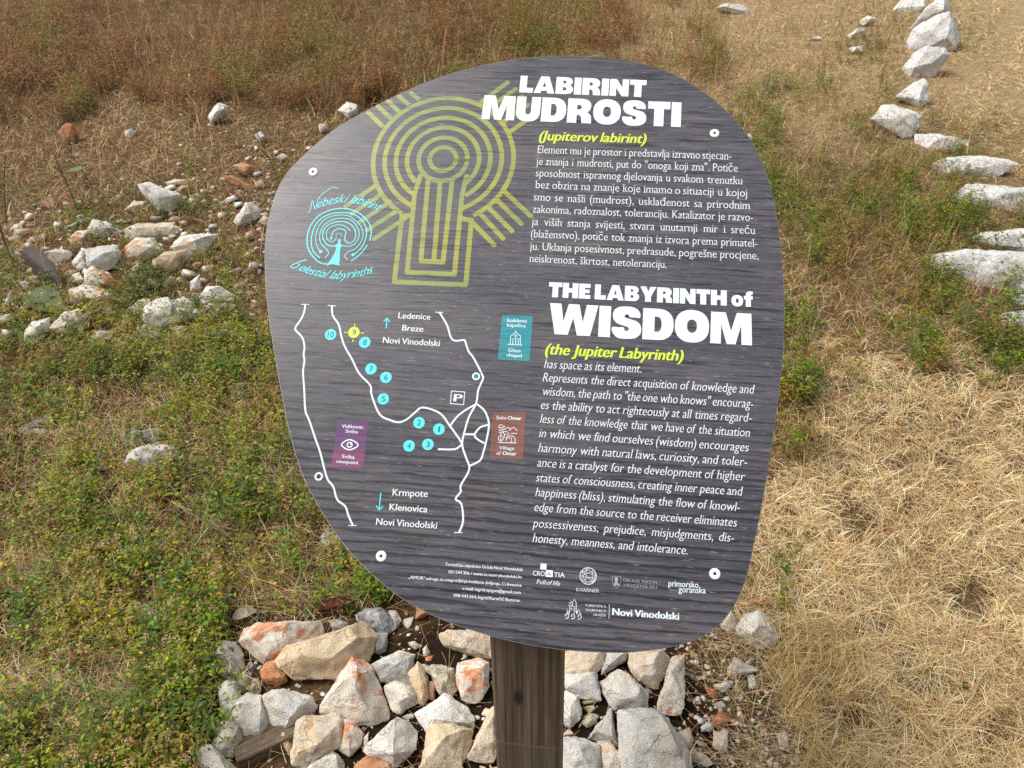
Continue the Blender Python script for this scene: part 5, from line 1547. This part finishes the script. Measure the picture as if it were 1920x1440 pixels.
for a, b, lb, c, kw in [((148,400),(92,272),'dark bare stem beside the orange and white stone',DK,dict(twigs=2,head=(.45,.36,.26),r=.0035)),
    ((172,348),(118,262),'dark forked stem ending in pale seed heads',DK,dict(twigs=3,head=(.6,.52,.42),r=.003)),
    ((28,500),(-4,410),'thick dark stem at the picture edge by the dock leaf',DK,dict(r=.005)),
    ((16,445),(10,290),'thin dark stem at the picture edge above the dock leaf',DK,dict(r=.0028)),
    ((524,344),(476,238),'dark twig standing near the board rivet',DK,dict(r=.003,twigs=2)),
    ((452,205),(434,135),'pale bent stem rising behind the tall white stone',PL,dict(r=.003)),
    ((290,115),(276,20),'pale leaning stem in the brown weeds',PL,dict(r=.004)),
    ((230,915),(190,868),'dry yellow grass ear over the herbs beside the flat grey rock',PL,dict(head=(.58,.47,.29),r=.0012)),
    ((380,985),(384,905),'pale thin stem crossing in front of the herbs',PL,dict(r=.0011)),
    ((316,1110),(232,925),'long pale grass stem leaning through the herb bank',PL,dict(r=.0012,head=(.58,.47,.29))),
    ((490,1040),(326,940),'longest straw stem lying over the herbs',PL,dict(r=.0013,head=(.6,.5,.32))),
    ((216,905),(240,740),'slender upright straw at the far side of the herbs',PL,dict(r=.0013,head=(.55,.42,.25))),
    ((130,1385),(20,1285),'dry brome ear hanging over the straw tangle',PL,dict(r=.0012,head=(.62,.5,.32))),
    ((78,1345),(84,1245),'curled pale grass stem in the low herbs',PL,dict(r=.0013)),
    ((118,1360),(126,1250),'pale grass stem with a drooping ear in the low herbs',PL,dict(r=.0012,head=(.62,.5,.32))),
    ((310,1130),(302,1075),'grey-green stem with a tiny bud in front of the dry leaves',(.30,.26,.16),dict(r=.001,head=(.6,.5,.38))),
    ((80,610),(14,512),'pale straw leaning over the holed green leaf',PL,dict(r=.0016)),
    ((1810,300),(1820,240),'dry seed stem beside the rough white stone',PL,dict(r=.003,head=(.55,.4,.22))),
    ((1362,110),(1368,70),'straw stem on the upper slope below the lone low stone',PL,dict(r=.004)),
    ((842,1252),(848,1165),'thin straw standing in front of the honey slab',PL,dict(r=.0009,head=(.62,.5,.32)))]:
    stalk(a, b, lb, np.array(c), **kw)

def big_leaf(name, base, tip, wpx, label, col, cat, lift=.015, curl=.25, group=None, holes=False, serr=0.):
    """a single broad leaf: grid blade with midrib fold, cupped edges and a short stalk"""
    g, m = frame_at(*base, lift=lift)
    t_, _ = frame_at(*tip, lift=lift)
    z = (g - EYE).dot(FWD)
    e = EYE + ray(*tip) * z
    e = (e * .55 + t_ * .45)
    ax = e - g; L = ax.length; d = ax.normalized()
    up = Vector((0, -.25, 1)); s = d.cross(up).normalized(); n = s.cross(d)
    nu, nv = 12, 7; V = []; W = wpx * m
    sd = random.random() * 9
    for i in range(nu):
        u = i / (nu - 1); wd = W * .5 * (math.sin(math.pi * (u * .93 + .035) ** .8) ** .8) * (1 + serr * (1 if i % 2 else -1))
        for j in range(nv):
            v = (j / (nv - 1)) * 2 - 1
            p = g + d * (L * u) + s * (wd * v) + n * (L * curl * (4 * u * (1 - u) * .35) + abs(v) ** 1.6 * wd * curl * 1.1 + mnoise.noise(Vector((u * 5 + sd, v * 2, 0))) * W * .10)
            V.append(p[:])
    Q = [(i * nv + j, i * nv + j + 1, (i + 1) * nv + j + 1, (i + 1) * nv + j) for i in range(nu - 1) for j in range(nv - 1)
         if not (holes and (i, j) in {(4, 1), (6, 4), (8, 2), (3, 4)})]
    C = np.array(col)[None] * np.exp(rng.normal(0, .1, (len(V), 1)))
    rib = tube([g - d * L * .18 - Vector((0, 0, lift * .5)), g, g + d * L * .5 + n * (L * curl * .34), e + n * .001], .0011 * max(1, m / .0012), .0005 * max(1, m / .0012), np.array(col) * 1.25, 5)
    one(name, [(np.array(V), np.array(Q), C), rib], label, cat, group, M_LEAF, g)
for nm, b, t, wp, lb, col, kw in [
    ('dead_leaf', (432,1160),(398,1092),34,'long pinkish dry leaf above the stone pile',(.42,.27,.20),{}),
    ('dead_leaf', (406,1164),(418,1112),34,'oval grey-pink dry leaf beside the grey rock',(.46,.36,.30),{}),
    ('dead_leaf', (596,1152),(668,1137),22,'dark red curled leaf behind the honeycombed stone',(.16,.035,.025),dict(curl=.6)),
    ('dead_leaf', (442,1174),(484,1152),24,'whitish crumpled dry leaf at the top edge of the pile',(.58,.52,.44),dict(lift=.03)),
    ('dead_leaf', (494,1158),(506,1142),12,'small pink dry leaf above the rust-flanked stone',(.55,.38,.34),{}),
    ('dead_leaf', (292,1208),(350,1176),18,'rolled orange-brown leaf under the rough grey rock',(.38,.20,.09),dict(curl=.7)),
    ('dead_leaf', (1420,1216),(1458,1224),14,'orange dead leaf under the faceted grey-white stone',(.40,.19,.09),{}),
    ('dead_leaf', (1445,1140),(1404,1130),14,'orange-brown dead leaf above the faceted grey-white stone',(.38,.20,.09),{}),
    ('dead_leaf', (520,830),(485,800),30,'red-brown leaf half under the board',(.17,.05,.03),{}),
    ('dead_leaf', (440,1130),(462,1118),18,'deep red leaf under the fine green grass tuft',(.20,.03,.025),{}),
    ('dead_leaf', (1816,1228),(1836,1222),12,'pinkish dead leaf on the bleached straw',(.50,.28,.17),{}),
    ('dead_leaf', (1712,1385),(1745,1408),12,'dark brown curled leaf low in the bleached straw',(.24,.12,.06),dict(curl=.6)),
    ('dead_leaf', (100,395),(80,378),26,'reddish dry leaf beside the dark bare stem',(.30,.15,.10),{}),
    ('dead_leaf', (100,1180),(96,1155),16,'small pink leaf in the low herbs',(.50,.32,.25),{}),
    ('dock_leaf', (116,552),(44,472),38,'large grey-brown withered dock leaf leaning over stones',(.060,.046,.040),dict(lift=.02,curl=.35,serr=.22)),
    ('dock_leaf', (118,600),(50,560),58,'large green dock leaf with holes beside white stones',(.10,.13,.05),dict(lift=.04,curl=.25,holes=True,serr=.10)),
    ('dock_leaf', (164,352),(128,338),20,'green leaf at the foot of the forked stem',(.13,.19,.07),dict(lift=.10,curl=.1)),
    ('dock_leaf', (405,890),(350,868),24,'long smooth green leaf beside the flat grey rock',(.11,.15,.03),dict(lift=.03)),
    ('dock_leaf', (424,930),(412,905),14,'short green leaf below the long smooth one',(.11,.16,.03),dict(lift=.03))]:
    big_leaf(nm, b, t, wp, lb, col, 'leaf', group='dead leaves on the ground' if nm == 'dead_leaf' else 'broad weed leaves', **kw)

def fern_leaf(base, tip, wpx, label):
    g, m = frame_at(*base, lift=.03)
    z = (g - EYE).dot(FWD); e = EYE + ray(*tip) * z
    ax = e - g; L = ax.length; d = ax.normalized(); up = Vector((0, -.5, 1)); s = d.cross(up).normalized(); n = s.cross(d)
    B, D, Wd, Ls = [], [], [], []
    for i in range(11):
        u = .08 + .9 * i / 10
        p = g + d * (L * u) + n * (L * .25 * u * (1 - u))
        l = wpx * m * .5 * (math.sin(math.pi * min(1, u * .8 + .22)) ** .7)
        for sg in (-1, 1):
            B.append(p[:]); D.append((s * sg + d * .45 + n * .15).normalized()[:]); Ls.append(l); Wd.append(L * .10)
    c = palette([(.10,.17,.03), (.12,.19,.035)], len(B), .1)
    parts = [leaves(np.array(B), np.array(D), np.array(Wd), np.array(Ls), np.tile(np.array(n[:]), (len(B), 1)), c, .15),
             tube([g, g + d * L * .5 + n * L * .0625, e], .0009, .0005, np.array((.16, .18, .05)), 5)]
    one('feathery_leaf', parts, label, 'leaf', 'feathery green leaves', M_LEAF, g)
fern_leaf((236,1108),(214,1052),32,'feathery green leaf standing in the middle of the herb bank')
fern_leaf((48,1200),(14,1170),44,'broad feathery green leaf low at the picture edge')
fern_leaf((32,1362),(20,1350),30,'small feathery leaf beside the straw tangle')
fern_leaf((585,1150),(572,1162),22,'tiny feathery sprig growing over the white stone')

def tuft(cx, cy, n, L, label, cols, spread):
    g, m = frame_at(cx, cy)
    gx = np.array(g[:]) + np.concatenate([rng.normal(0, spread, (n, 2)), np.zeros((n, 1))], 1)
    gx[:, 2] = hgt(gx[:, 0], gx[:, 1])
    az = np.arctan2(gx[:, 1] - g.y, gx[:, 0] - g.x) + rng.normal(0, .6, n)
    b = blades(gx, rng.uniform(L * .5, L, n), rng.uniform(.0007, .0012, n), az, rng.uniform(.7, 1.4, n), rng.uniform(.5, 1.8, n), palette(cols, n, .18), K=6)
    one('grass_tuft', [b], label, 'grass tuft', 'tufts of fine grass', M_LEAF, g)
GT = [(.16,.165,.022), (.20,.18,.03), (.13,.15,.025), (.26,.20,.05)]
tuft(575,955,520,.13,'olive tuft of fine grass against the board edge',GT,.03)
tuft(480,1105,620,.14,'spreading tuft of fine green grass above the stone pile',GT,.04)
tuft(270,585,120,.14,'upright green grass tuft among the white stones',[(.09,.13,.03),(.12,.16,.04)],.04)
tuft(1490,1215,220,.10,'yellow-green tuft beside the faceted stone',[(.34,.33,.09),(.42,.36,.12),(.30,.27,.08)],.03)
